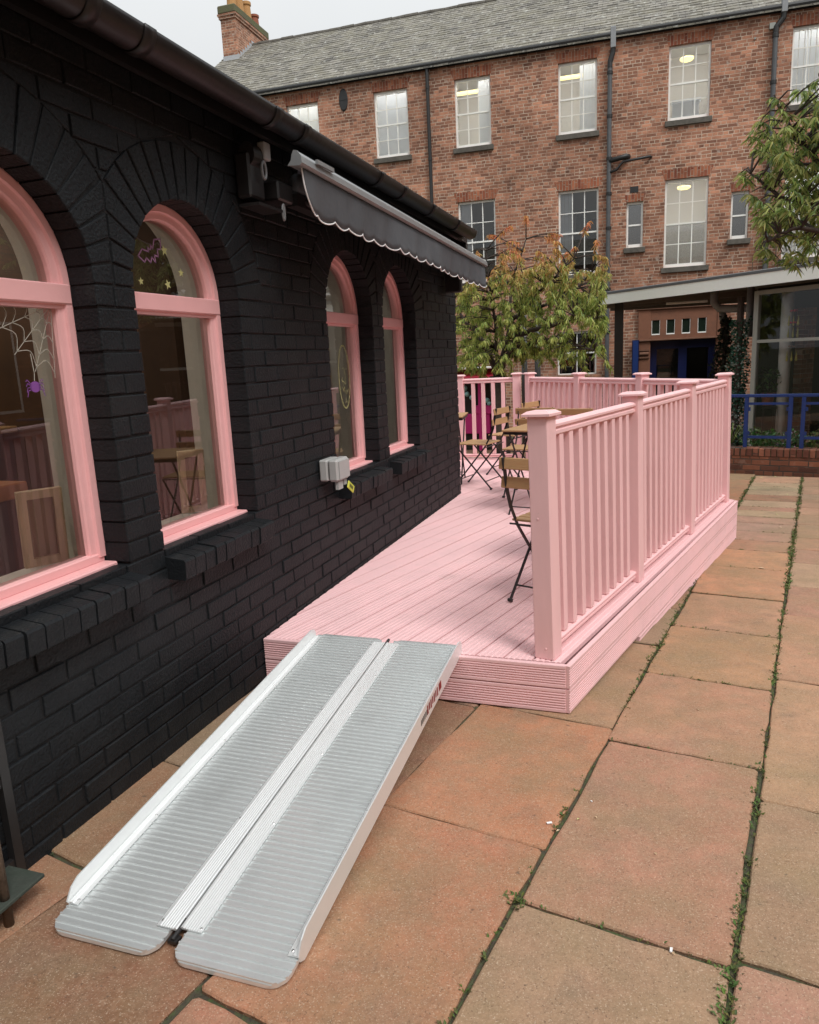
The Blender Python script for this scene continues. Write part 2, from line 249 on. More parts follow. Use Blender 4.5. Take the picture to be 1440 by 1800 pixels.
# ------------------------------------------------------------------ mesh helpers
class MB:
    def __init__(s): s.v = []; s.f = []; s.c = []
    def face(s, pts, col=None):
        i = len(s.v); s.v += [tuple(p) for p in pts]; s.f.append(tuple(range(i, i+len(pts)))); s.c.append(col)
    def mesh(s, V, F, col=None):
        i = len(s.v); s.v += [tuple(p) for p in V]
        for f in F: s.f.append(tuple(i+k for k in f)); s.c.append(col)
    def box(s, a, b, mtx=None, col=None, bev=0.0):
        x0, y0, z0 = a; x1, y1, z1 = b
        if bev <= 0:
            V = [(x, y, z) for z in (z0, z1) for y in (y0, y1) for x in (x0, x1)]
            F = [(0, 2, 3, 1), (4, 5, 7, 6), (0, 1, 5, 4), (2, 6, 7, 3), (0, 4, 6, 2), (1, 3, 7, 5)]
        else:
            e = bev; V = []; idx = {}
            def vid(p):
                if p not in idx: idx[p] = len(V); V.append(p)
                return idx[p]
            xs, ys, zs = (x0, x1), (y0, y1), (z0, z1)
            def pt(i, j, k, ax):
                p = [xs[i], ys[j], zs[k]]
                for a2, (q, sg) in enumerate(((i, 0), (j, 1), (k, 2))):
                    if a2 != ax: p[a2] += e if q == 0 else -e
                return vid(tuple(p))
            F = []
            for ax in range(3):
                for sd in (0, 1):
                    o1, o2 = [q for q in range(3) if q != ax]
                    quad = []
                    for (u, v_) in ((0, 0), (1, 0), (1, 1), (0, 1)):
                        ijk = [0, 0, 0]; ijk[ax] = sd; ijk[o1] = u; ijk[o2] = v_; quad.append(pt(*ijk, ax))
                    F.append(tuple(quad))
            for ax in range(3):   # edges along ax
                o1, o2 = [q for q in range(3) if q != ax]
                for u in (0, 1):
                    for v_ in (0, 1):
                        q = []
                        for t in (0, 1):
                            ijk = [0, 0, 0]; ijk[ax] = t; ijk[o1] = u; ijk[o2] = v_
                            q.append((pt(*ijk, o1), pt(*ijk, o2)))
                        F.append((q[0][0], q[1][0], q[1][1], q[0][1]))
            for i in (0, 1):
                for j in (0, 1):
                    for k in (0, 1): F.append((pt(i, j, k, 0), pt(i, j, k, 1), pt(i, j, k, 2)))
        if mtx: V = [mtx @ Vector(p) for p in V]
        s.mesh(V, F, col)
    def tube(s, pts, r, n=8, col=None, cap=True, sq=None):
        pts = [Vector(p) for p in pts]; rs = r if isinstance(r, (list, tuple)) else [r]*len(pts)
        i0 = len(s.v); up = Vector((0, 0, 1)); prev = None
        for i, p in enumerate(pts):
            d = (pts[min(i+1, len(pts)-1)]-pts[max(i-1, 0)])
            if d.length < 1e-9: d = Vector((0, 0, 1))
            d.normalize()
            if prev is None:
                a = d.cross(up if abs(d.z) < .95 else Vector((1, 0, 0))).normalized()
            else:
                a = (prev-d*prev.dot(d)).normalized()
            prev = a; b = d.cross(a)
            for k in range(n):
                t = 2*pi*k/n + (pi/4 if n == 4 else 0); s.v.append(tuple(p+a*cos(t)*rs[i]+b*sin(t)*rs[i]))
        for i in range(len(pts)-1):
            for k in range(n):
                s.f.append((i0+i*n+k, i0+i*n+(k+1) % n, i0+(i+1)*n+(k+1) % n, i0+(i+1)*n+k)); s.c.append(col)
        if cap:
            s.f.append(tuple(i0+k for k in range(n-1, -1, -1))); s.c.append(col)
            s.f.append(tuple(i0+(len(pts)-1)*n+k for k in range(n))); s.c.append(col)
    def sweep(s, prof, p0, p1, side, up=(0, 0, 1), cap=True):
        """extrude closed 2D profile (a,b) -> side*a+up*b from p0 to p1"""
        side = Vector(side); up = Vector(up); p0 = Vector(p0); p1 = Vector(p1); n = len(prof)
        V = [p+side*a+up*b for p in (p0, p1) for a, b in prof]
        F = [(k, (k+1) % n, n+(k+1) % n, n+k) for k in range(n)]
        if cap: F += [tuple(range(n-1, -1, -1)), tuple(range(n, 2*n))]
        s.mesh(V, F)
    def lathe(s, prof, c, n=16, col=None):
        c = Vector(c); V = [c+Vector((r*cos(2*pi*k/n), r*sin(2*pi*k/n), z)) for r, z in prof for k in range(n)]
        F = [(i*n+k, i*n+(k+1) % n, (i+1)*n+(k+1) % n, (i+1)*n+k) for i in range(len(prof)-1) for k in range(n)]
        F += [tuple(range(n-1, -1, -1)), tuple((len(prof)-1)*n+k for k in range(n))]
        s.mesh(V, F, col)
    def build(s, name, m_, parent=None, smooth=False, rigid=None, local=False, fix=True):
        me = bpy.data.meshes.new(name)
        V = s.v
        if parent is not None and not local:
            P = parent
            mw = Matrix.Identity(4)
            chain = []
            while P is not None: chain.append(P); P = P.parent
            for q in reversed(chain): mw = mw @ q.matrix_basis
            inv = mw.inverted(); V = [tuple(inv @ Vector(p)) for p in V]
        me.from_pydata(V, [], s.f); 
        if any(c is not None for c in s.c):
            ca = me.color_attributes.new('Col', 'FLOAT_COLOR', 'CORNER'); data = []
            for f, c in zip(s.f, s.c):
                c = c or (.1, .1, .1)
                data += [c[0], c[1], c[2], 1.0]*len(f)
            ca.data.foreach_set('color', data)
        if fix:
            import bmesh
            bm = bmesh.new(); bm.from_mesh(me); bmesh.ops.recalc_face_normals(bm, faces=bm.faces); bm.to_mesh(me); bm.free()
        if smooth: me.shade_smooth()
        me.materials.append(m_)
        ob = bpy.data.objects.new(name, me); COL.objects.link(ob)
        if parent is not None: ob.parent = parent
        return ob
def thing(name, label, cat, loc=(0, 0, 0), rz=0., group=None):
    ob = bpy.data.objects.new(name, None); COL.objects.link(ob); ob.location = loc; ob.rotation_euler = (0, 0, rz)
    ob.empty_display_size = .1
    ob.matrix_basis = Matrix.Translation(Vector(loc)) @ Matrix.Rotation(rz, 4, 'Z')
    tag(ob, label, cat, group); return ob
def tag(ob, label, cat, group=None, kind=None):
    if label: ob['label'] = label
    if cat: ob['category'] = cat
    if group: ob['group'] = group
    if kind: ob['kind'] = kind
    return ob
def struct(ob): ob['kind'] = 'structure'; return ob
def copytree(o_, parent=None):
    c = o_.copy(); COL.objects.link(c)
    if parent is not None: c.parent = parent
    for ch in list(o_.children): copytree(ch, c)
    return c
def jit(a): return random.uniform(-a, a)

# ------------------------------------------------------------------ ground and paving
mb = MB()
ys = [-60, -6, 0, 10, 26, 160]
for i in range(len(ys)-1):
    mb.face([(-120, ys[i], gz(ys[i])-.013), (120, ys[i], gz(ys[i])-.013), (120, ys[i+1], gz(ys[i+1])-.013), (-120, ys[i+1], gz(ys[i+1])-.013)])
struct(mb.build('ground', M['soil']))
A10 = radians(10)
def uvw(u, v):
    x = u*cos(A10)+v*sin(A10); y = -u*sin(A10)+v*cos(A10)
    return x, y
SLABS = []
def rows(u0, u1, vs, cols, gap=.0062):
    for i in range(len(vs)-1):
        SLABS.append((u0+gap*.8, u1-gap*.8, vs[i]+gap, vs[i+1]-gap, cols[i % len(cols)]))
OR = (.43, .198, .112); BR = (.395, .232, .155); PK = (.36, .185, .13); TN = (.50, .33, .21); GR = (.30, .235, .18); RD = (.44, .175, .10)
vC3 = [-1.2, .45, 1.675, 2.69, 3.43, 4.17, 4.87, 5.62, 6.2, 6.58, 6.95, 7.34, 7.66, 8.0, 8.23, 8.62, 9.0, 9.35, 9.66, 10.0, 10.6]
rows(-.65, -.095, vC3, [BR, BR, (.42, .225, .145), (.42, .22, .14), (.47, .27, .15), (.45, .25, .15), (.50, .235, .135), (.52, .27, .15), (.42, .23, .15), (.40, .235, .17), (.37, .22, .17), (.44, .25, .17), (.42, .29, .19), (.42, .20, .14), TN, (.47, .22, .14), TN, (.5, .38, .23), TN, (.5, .3, .19)])
vC2 = [-1.5, .15, 1.04, 1.918, 2.787, 3.81, 4.47, 5.3, 6.1, 6.9, 7.8, 8.6, 9.4, 10.2, 11, 11.8, 12.6, 13.5]
rows(-1.235, -.65, vC2, [PK, (.40, .19, .12), (.47, .205, .115), OR, (.40, .22, .13), (.30, .20, .14), (.33, .17, .12), PK, BR], gap=.006)
rows(-1.83, -1.235, [-2, -.6, .25, 1.80, 2.75, 3.6, 4.4, 5.2, 6, 7, 8, 9, 10, 11, 12, 13.4], [PK, (.24, .115, .075), (.27, .125, .075), (.26, .125, .08), PK])  # column by the black wall: its shade is put into the darker slab colours
rows(-2.5, -1.83, [-2, -.5, .5, 1.235, 1.81, 2.5, 3.4], [(.33, .17, .10), (.30, .19, .125), (.36, .165, .10)])
rows(-.095, .50, [-.9, .3, 1.71, 2.48, 3.58, 4.59, 5.24, 5.9, 6.35, 6.8, 7.4, 7.9, 8.3, 8.8, 9.2, 9.8, 10.6], [(.40, .23, .15), (.40, .22, .145), (.40, .235, .15), (.43, .25, .155), (.44, .25, .16), (.41, .23, .15), (.44, .29, .19)])
uc = .5
while uc < 7:
    wv_ = random.choice([.56, .6, .64]); v = -2+random.random()*.5; vs = [v]
    while v < 10.4-uc*.0: v += random.uniform(.45, .85); vs.append(v)
    rows(uc, uc+wv_, vs, random.sample([BR, PK, OR, TN, GR, RD], 6)); uc += wv_
for cu in range(9):   # beyond the deck
    u0 = -7.2+cu*.6; v = 3.5+random.random(); vs = [v]
    while v < 14: v += random.uniform(.5, .9); vs.append(v)
    rows(u0, u0+.6, vs, random.sample([BR, PK, OR, TN, GR, RD], 6))
mb = MB()
for (u0, u1, v0, v1, c) in SLABS:
    n = 7; P = []
    j = .0045; rad = .007+random.random()*.009
    def side(a, b, k):
        out = []
        for i in range(k):
            t = i/k; out.append([a[0]+(b[0]-a[0])*t+jit(j)*(1 if 0 < i else .0), a[1]+(b[1]-a[1])*t+jit(j)*(1 if 0 < i else .0)])
        return out
    a, b, c_, d = (u0+rad, v0), (u1-rad, v0), (u1, v0+rad), (u1, v1-rad)
    e, f_, g, h = (u1-rad, v1), (u0+rad, v1), (u0, v1-rad), (u0, v0+rad)
    P = side(a, b, n)+[list(b)]+side(c_, d, n)+[list(d)]+side(e, f_, n)+[list(f_)]+side(g, h, n)+[list(h)]
    cx, cy = (u0+u1)/2, (v0+v1)/2
    tx, ty, tz = jit(.004), jit(.004), jit(.002)
    kk_ = .95+jit(.11); colr = tuple(x*kk_*(1+jit(.04)) for x in c)
    cj = [(jit(.006), jit(.005)) for _ in range(4)]
    def W3(u, v, z):
        fu, fv = (u-u0)/(u1-u0), (v-v0)/(v1-v0); ww = ((1-fu)*(1-fv), fu*(1-fv), fu*fv, (1-fu)*fv); u += sum(a_*b__[0] for a_, b__ in zip(ww, cj)); v += sum(a_*b__[1] for a_, b__ in zip(ww, cj))
        x, y = uvw(u, v); return (x, y, gz(y)+z+tx*(u-cx)+ty*(v-cy)+tz)
    def inset(p, k):
        du, dv_ = cx-p[0], cy-p[1]; hu, hv = (u1-u0)/2, (v1-v0)/2
        return (p[0]+(du/hu)*k, p[1]+(dv_/hv)*k)
    N_ = len(P)
    rings = [[W3(p[0], p[1], -.03) for p in P], [W3(p[0], p[1], -.006) for p in P], [W3(*inset(p, .004), -.0012) for p in P], [W3(*inset(p, .010), 0) for p in P]]
    for r_ in range(3):
        for i in range(N_):
            mb.face([rings[r_][i], rings[r_][(i+1) % N_], rings[r_+1][(i+1) % N_], rings[r_+1][i]], colr if r_ > 0 else tuple(x*.45 for x in colr))
    mb.face(rings[3], colr)
# grey infill wedge beside the ramp
def groundpoly(mb, pts, z, c):
    mb.face([(x, y, gz(y)+z) for x, y in pts], c)
pav = mb.build('paving', M['stone'], fix=False); struct(pav)

# paving stone material: stains, moss film, speckles
n = M['stone'].node_tree; b = n.nodes['Principled BSDF']; l = n.links.new
src = b.inputs['Base Color'].links[0].from_socket
t = n.nodes.new('ShaderNodeTexCoord')
def overlay(src, scale, p0, p1, colr, amt, det=6):
    z = n.nodes.new('ShaderNodeTexNoise'); z.inputs['Scale'].default_value = scale; z.inputs['Detail'].default_value = det; z.inputs['Roughness'].default_value = .6; l(t.outputs['Object'], z.inputs['Vector'])
    mr = n.nodes.new('ShaderNodeMapRange'); mr.inputs[1].default_value = p0; mr.inputs[2].default_value = p1; mr.inputs[4].default_value = amt; l(z.outputs[0], mr.inputs[0])
    x = n.nodes.new('ShaderNodeMix'); x.data_type = 'RGBA'; l(mr.outputs[0], x.inputs['Factor']); l(src, x.inputs[6]); x.inputs[7].default_value = (*colr, 1); return x.outputs[2]
src = overlay(src, 2.1, .42, .68, (.24, .19, .10), .62)
src = overlay(src, 1.3, .55, .75, (.40, .17, .09), .28)
src = overlay(src, 2.8, .54, .70, (.17, .13, .10), .38, 7)
src = overlay(src, 13, .40, .66, (.26, .19, .12), .42, 8)
src = overlay(src, 70, .48, .66, (.55, .36, .24), .17, 3)
src = overlay(src, 90, .52, .68, (.19, .115, .07), .22, 3)
src = overlay(src, 4.5, .60, .72, (.12, .10, .08), .35, 5)
src = overlay(src, 230, .60, .66, (.62, .48, .36), .5, 2)
src = overlay(src, 150, .63, .68, (.11, .065, .045), .55, 2)
src = overlay(src, 34, .70, .76, (.09, .07, .055), .55, 2)
l(src, b.inputs['Base Color'])

def wear(mt, lays):
    global n, l, t
    n = mt.node_tree; l = n.links.new; b_ = n.nodes['Principled BSDF']; t = n.nodes.new('ShaderNodeTexCoord'); src_ = b_.inputs['Base Color'].links[0].from_socket
    for q_ in lays: src_ = overlay(src_, *q_)
    l(src_, b_.inputs['Base Color'])
wear(M['pinkdeck'], [(1.7, .50, .74, (.60, .39, .38), .34, 7), (6, .62, .76, (.52, .36, .34), .30, 7), (60, .74, .79, (.30, .19, .18), .5, 2)])
wear(M['pink'], [(2.4, .50, .75, (.74, .46, .46), .30, 6), (9, .64, .78, (.62, .42, .40), .3, 6), (120, .74, .79, (.30, .17, .16), .4, 2)])
wear(M['black'], [(3.0, .50, .70, (.022, .023, .024), .6, 7), (14, .62, .74, (.035, .035, .035), .35, 6), (150, .72, .78, (.14, .14, .13), .35, 2)])
wear(M['alu'], [(5, .55, .75, (.55, .56, .55), .25, 7), (38, .70, .76, (.36, .35, .33), .3, 3)])
# moss and weeds in the joints
mb = MB()
def tuft(x, y, s_, g=None):
    z0 = gz(y)-.009
    for k in range(random.randint(3, 6)):
        a = random.random()*2*pi; ln = s_*random.uniform(.5, 1.2); wd = ln*random.uniform(.25, .5)
        dx, dy = cos(a), sin(a); base = Vector((x+jit(s_*.6), y+jit(s_*.6), z0+random.random()*s_*.3))
        tip = base+Vector((dx*ln*.7, dy*ln*.7, ln*.65)); sd = Vector((-dy, dx, 0))*wd/2; md = (base+tip)/2+Vector((0, 0, ln*.12))
        gcol = g or (random.uniform(.06, .13), random.uniform(.085, .15), random.uniform(.02, .04))
        mb.face([base, md-sd, tip, md+sd], gcol)
def nz1(v, s=0): return .5+.5*sin(v*2.3+s)*sin(v*5.1+1.3*s+1)
for k in range(5200):
    which = random.random()
    if which < .36: u = -.65; s_ = 1.7
    elif which < .72: u = -.095; s_ = .4
    elif which < .80: u = .50; s_ = 2.2
    else: u = None
    if u is not None:
        v = random.uniform(.2, 10.5)**1.0
        if u == -.65 and v < 2.6 and random.random() > .25: continue
        if random.random() > nz1(v, s_)*1.25: continue
        x, y = uvw(u+jit(.011), v)
        tuft(x, y, random.uniform(.008, .02) if v < 5 else random.uniform(.012, .028))
    else:
        vj = random.choice(vC3[1:]); u2 = random.uniform(-.65, -.095)
        if random.random() > nz1(u2*6+vj, vj)*.9: continue
        x, y = uvw(u2, vj+jit(.006)); tuft(x, y, random.uniform(.007, .017))
for k in range(110):    # lusher clump at the bottom of the picture and two more
    c = random.choice([(-.1, 1.50, .02, .12), (-.1, 1.50, .02, .12), (-.1, 2.44, .025, .06), (-.1, 3.55, .02, .05), (-.655, 1.66, .03, .03), (-.655, 4.4, .03, .3), (-.66, 3.75, .03, .2), (-.105, 1.62, .03, .05)])
    x, y = uvw(c[0]+jit(c[2]), c[1]+jit(c[3])); tuft(x, y, random.uniform(.009, .021), (random.uniform(.08, .15), random.uniform(.12, .20), random.uniform(.03, .05)))
for k in range(900):   # moss along black wall foot and under deck edge
    y = random.uniform(.9, 2.95); tuft(-1.795+jit(.012), y, random.uniform(.004, .009), (.06, .07, .03))
tag(mb.build('moss', M['moss'], fix=False), 'green moss and small weeds growing in the joints between the paving slabs', 'moss', kind='stuff')

# ------------------------------------------------------------------ black painted brick building
XW = -1.81; RO = .355; SPR = 1.815; RB = .565; SILLZ = .80
WC = [1.755, 2.665, 4.312, 5.222]
YA, YB, ZT = -1.4, 6.79, 2.565
bld = thing('painted_brick_building', 'low building of black painted brick with pink arched windows and a long gutter', 'building', (XW, 3.0, 0))
def inset_poly(P, e):
    n_ = len(P); ar = sum(P[i][0]*P[(i+1) % n_][1]-P[(i+1) % n_][0]*P[i][1] for i in range(n_))
    if ar < 0: P = P[::-1]
    out = []
    for i in range(n_):
        a, b_, c = P[i-1], P[i], P[(i+1) % n_]
        d1 = (b_[0]-a[0], b_[1]-a[1]); d2 = (c[0]-b_[0], c[1]-b_[1])
        l1 = math.hypot(*d1) or 1e-6; l2 = math.hypot(*d2) or 1e-6
        n1 = (-d1[1]/l1, d1[0]/l1); n2 = (-d2[1]/l2, d2[0]/l2)
        k = 1+n1[0]*n2[0]+n1[1]*n2[1]
        if k < .25: k = .25
        out.append((b_[0]+(n1[0]+n2[0])*e/k, b_[1]+(n1[1]+n2[1])*e/k))
    return P, out
def clip(P, a, b_, c):   # keep a*y+b*z<=c
    out = []
    for i in range(len(P)):
        p, q = P[i], P[(i+1) % len(P)]; fp = a*p[0]+b_*p[1]-c; fq = a*q[0]+b_*q[1]-c
        if fp <= 0: out.append(p)
        if fp*fq < 0: t_ = fp/(fp-fq); out.append((p[0]+(q[0]-p[0])*t_, p[1]+(q[1]-p[1])*t_))
    return out
def area(P): return abs(sum(P[i][0]*P[(i+1) % len(P)][1]-P[(i+1) % len(P)][0]*P[i][1] for i in range(len(P))))/2
def brickprism(mb, P, xf, xb, e=.0042):
    if len(P) < 3 or area(P) < .0006: return
    P, I = inset_poly(P, e); I2 = inset_poly(P, e*.35)[1]
    n_ = len(P); V = [(xb, *p) for p in P]+[(xf-e*1.3, *p) for p in P]+[(xf-e*.35, *p) for p in I2]+[(xf+jit(.0012), *p) for p in I]
    F = []
    for r_ in range(3):
        for i in range(n_): F.append((r_*n_+i, r_*n_+(i+1) % n_, (r_+1)*n_+(i+1) % n_, (r_+1)*n_+i))
    F.append(tuple(3*n_+i for i in range(n_)))
    mb.mesh(V, F)
mb = MB(); G = .0042
def halfw(z, c):
    if z < SPR-1e-6: return RO
    d = z-SPR; return sqrt(max(0, RB*RB-d*d)) if d < RB else 0.
zz = SPR-27*.075; row = 0
while zz < ZT-.001:
    z0, z1 = zz+G, zz+.075-G; zm = zz+.0375
    # allowed spans
    spans = []; cur = [YA, YA]
    act = [c for c in WC if (SILLZ+.03 < zm and (zz < SPR-1e-6 or zm-SPR < RB))]
    for c in act:
        h0, h1 = (RO, RO) if zz < SPR-1e-6 else (halfw(z0, c), halfw(z1, c))
        gp = G if zz >= SPR-1e-6 else 0
        spans.append((cur[0], cur[1], c-h0-gp, c-h1-gp)); cur = [c+h0+gp, c+h1+gp]
    spans.append((cur[0], cur[1], YB, YB))
    for a0, a1, b0, b1 in spans:
        if max(b0-a0, b1-a1) < .03: continue
        wmean = (b0+b1-a0-a1)/2
        if wmean < .26 and zz < SPR:    # narrow pier: stretcher or two headers
            cuts = [a0, b0] if row % 2 else [a0, a0+wmean*.5+jit(.012), b0]
            for i in range(len(cuts)-1):
                P = [(cuts[i]+(G if i else 0)+jit(.002), z0+jit(.0015)), (cuts[i+1]-(G if i < len(cuts)-2 else 0)+jit(.002), z0+jit(.0015)), (cuts[i+1]-(G if i < len(cuts)-2 else 0)+jit(.002), z1+jit(.0015)), (cuts[i]+(G if i else 0)+jit(.002), z1+jit(.0015))]
                brickprism(mb, P, XW+jit(.0015), XW-.112)
            continue
        y = YA-.225+(.1125 if row % 2 else 0)
        while y < YB:
            p0, p1 = y+G+jit(.003), y+.225-G+jit(.003)
            P = [(p0, z0+jit(.0018)), (p1, z0+jit(.0018)), (p1+jit(.002), z1+jit(.0018)), (p0+jit(.002), z1+jit(.0018))]
            if p1 > min(a0, a1) and p0 < max(b0, b1):
                # clip against the two slanted bounds
                for (u0_, u1_, sg) in ((a0, a1, -1), (b0, b1, 1)):
                    # line through (u0_,z0),(u1_,z1):  y - u0_ - k(z-z0)
                    k = (u1_-u0_)/(z1-z0)
                    P = clip(P, sg, -sg*k, sg*(u0_-k*z0))
                    if len(P) < 3: break
                if len(P) >= 3 and max(p[0] for p in P)-min(p[0] for p in P) > .022: brickprism(mb, P, XW+jit(.0028), XW-.112)
            y += .225
    zz += .075; row += 1
# voussoirs
for ci, c in enumerate(WC):
    nv = 19
    for i in range(nv):
        t0 = pi*i/nv; t1 = pi*(i+1)/nv; ga = .0065
        P = [(c+RO*cos(t0+ga/RO*.5), SPR+RO*sin(t0+ga/RO*.5)), (c+RB*cos(t0+ga/RB), SPR+RB*sin(t0+ga/RB)), (c+RB*cos(t1-ga/RB), SPR+RB*sin(t1-ga/RB)), (c+RO*cos(t1-ga/RO*.5), SPR+RO*sin(t1-ga/RO*.5))]
        P = [(p[0]+jit(.0015), p[1]+jit(.0015)) for p in P]
        for oc in WC:
            if 0 < abs(oc-c) < 1.0:
                mid = (oc+c)/2; P = clip(P, 1, 0, mid-.005) if oc > c else clip(P, -1, 0, -mid-.005)
        brickprism(mb, P, XW+.001+jit(.0018), XW-.112)
bricks = mb.build('brick_wall', M['black'], bld, fix=False)

def arch_faces(mb, x, y0, y1, z0, z1, cs, r, zs, spr=SPR, flip=False):
    """flat sheet in plane x with arched openings"""
    cur = y0
    for c in cs:
        mb.face([(x, cur, z0), (x, c-r, z0), (x, c-r, z1), (x, cur, z1)])
        mb.face([(x, c-r, z0), (x, c+r, z0), (x, c+r, zs), (x, c-r, zs)])
        n_ = 24
        for i in range(n_):
            a, b_ = pi-pi*i/n_, pi-pi*(i+1)/n_
            mb.face([(x, c+r*cos(a), spr+r*sin(a)), (x, c+r*cos(b_), spr+r*sin(b_)), (x, c+r*cos(b_), z1), (x, c+r*cos(a), z1)])
        cur = c+r
    mb.face([(x, cur, z0), (x, y1, z0), (x, y1, z1), (x, cur, z1)])
def arch_reveal(mb, x0, x1, c, r, zs, spr=SPR, bottom=True, r2=None):
    r2 = r2 or r
    P0 = [(c-r, zs)]+[(c+r*cos(pi-pi*i/24), spr+r*sin(pi-pi*i/24)) for i in range(25)]+[(c+r, zs)]
    P1 = [(c-r2, zs)]+[(c+r2*cos(pi-pi*i/24), spr+r2*sin(pi-pi*i/24)) for i in range(25)]+[(c+r2, zs)]
    for i in range(len(P0)-1): mb.face([(x0, *P0[i]), (x0, *P0[i+1]), (x1, *P1[i+1]), (x1, *P1[i])])
    if bottom: mb.face([(x0, *P0[0]), (x0, *P0[-1]), (x1, *P1[-1]), (x1, *P1[0])])
mb = MB()
arch_faces(mb, XW-.006, YA, YB-.006, -.25, 2.60, WC, RO+.006, SILLZ)
for c in WC: arch_reveal(mb, XW-.006, XW-.118, c, RO+.006, SILLZ)
arch_faces(mb, XW-.118, YA, YB, -.25, 2.60, WC, RO, SILLZ)
mb.face([(XW-.118, YB-.001, -.25), (XW-.009, YB-.006, -.25), (XW-.009, YB-.006, 2.6), (XW-.118, YB-.001, 2.6)])
mb.build('mortar', M['blackjoint'], bld, fix=False)
mb = MB()      # the rest of the building shell
mb.box((-6.5, YB-.30, -.25), (XW-.1185, YB-.002, 2.6)); mb.box((-6.5, YA, -.25), (-6.3, YB-.31, 2.6)); mb.box((-6.3, YA, -.25), (XW-.119, YA+.2, 2.6))
mb.build('rear_walls', M['black'], bld)
XI = -2.16
mb = MB(); arch_faces(mb, XI, YA+.2, YB-.3, .1, 2.55, WC, RO+.05, SILLZ)
for c in WC: arch_reveal(mb, XW-.17, XI, c, RO, SILLZ, r2=RO+.05)
mb.build('inner_plaster', M['cream'], bld, fix=False)
mb = MB(); mb.face([(-6.29, YA+.2, 2.5), (XI, YA+.2, 2.5), (XI, YB-.31, 2.5), (-6.29, YB-.31, 2.5)]); mb.build('ceiling', M['roomceil'], bld)
mb = MB(); mb.face([(-6.29, YA+.2, .2), (XI, YA+.2, .2), (XI, YB-.31, .2), (-6.29, YB-.31, .2)]); mb.build('floor', M['roomfloor'], bld)
mb = MB()
mb.box((-4.9, YA+.21, .2), (-4.85, YB-.32, 2.5)); mb.box((-4.84, 3.62, .2), (-2.6, 3.7, 2.5)); mb.box((-4.84, YB-.36, .2), (XI-.01, YB-.32, 2.5))
mb.build('panelled_wall', M['roomwall'], bld)
mb = MB()
dlm = emit('warm_downlight', (1, .90, .74), 150)
for (x, y) in ((-3.0, 1.2), (-3.4, 2.3), (-3.0, 4.6), (-4.2, 3.2), (-4.2, .9)):
    mb = MB(); mb.lathe([(.045, 0), (.045, .012)], (x, y, 2.485), 12); mb.build('ceiling_downlight', dlm, bld)

# roof, fascia, gutter
mb = MB()
mb.box((-1.70, YA, 2.50), (-1.672, 6.70, 2.64)); mb.box((-1.82, YA, 2.572), (-1.70, 6.70, 2.60)); mb.box((-1.82, 6.70, 2.40), (-1.672, 6.76, 2.62))
mb.build('fascia', M['fasciablack'], bld)
mb = MB()
p = [(-1.64, 2.62), (-4.2, 4.0), (-6.6, 2.62)]
mb.face([(p[0][0], YA, p[0][1]), (p[0][0], YB+.05, p[0][1]), (p[1][0], YB+.05, p[1][1]), (p[1][0], YA, p[1][1])])
mb.face([(p[2][0], YA, p[2][1]), (p[2][0], YB+.05, p[2][1]), (p[1][0], YB+.05, p[1][1]), (p[1][0], YA, p[1][1])])
mb.face([(p[0][0], YB+.04, p[0][1]-.03), (p[1][0], YB+.04, p[1][1]-.03), (p[2][0], YB+.04, p[2][1]-.03)])
mb.face([(p[0][0], YA, p[0][1]-.03), (p[1][0], YA, p[1][1]-.03), (p[2][0], YA, p[2][1]-.03)])
mb.build('roof', M['slate'], bld)
mb = MB(); GX, GZ_, GR_ = -1.612, 2.578, .062
def gut(mb, y0, y1, r, t_=.005, cap=False):
    n_ = 20; P = [(GX+r*cos(pi+pi*i/n_), GZ_+r*sin(pi+pi*i/n_)*1.05) for i in range(n_+1)]
    P2 = [(GX+(r-t_)*cos(pi+pi*i/n_), GZ_+(r-t_)*sin(pi+pi*i/n_)*1.05) for i in range(n_+1)]
    prof = P+P2[::-1]; k = len(prof)
    V = [(x, y, z) for y in (y0, y1) for x, z in prof]; F = [(i, (i+1) % k, k+(i+1) % k, k+i) for i in range(k)]
    for s_ in (0, k):
        for i in range(n_): F.append((s_+i, s_+i+1, s_+2*n_-i, s_+2*n_+1-i))
    mb.mesh(V, F)
    if cap: mb.face([(x, y1-.002, z) for x, z in P])
gut(mb, YA, 6.64, GR_, cap=True)
gu = mb.build('gutter', M['gutter'], bld, smooth=True)
gu.data.shade_smooth()
for y in (.9, 1.955, 2.20, 3.05, 3.32, 4.3, 4.72, 5.35, 6.05):
    mb = MB(); gut(mb, y-.028, y+.028, GR_+.0055, .006); mb.build('gutter_joint', M['gutter'], gu, smooth=True)

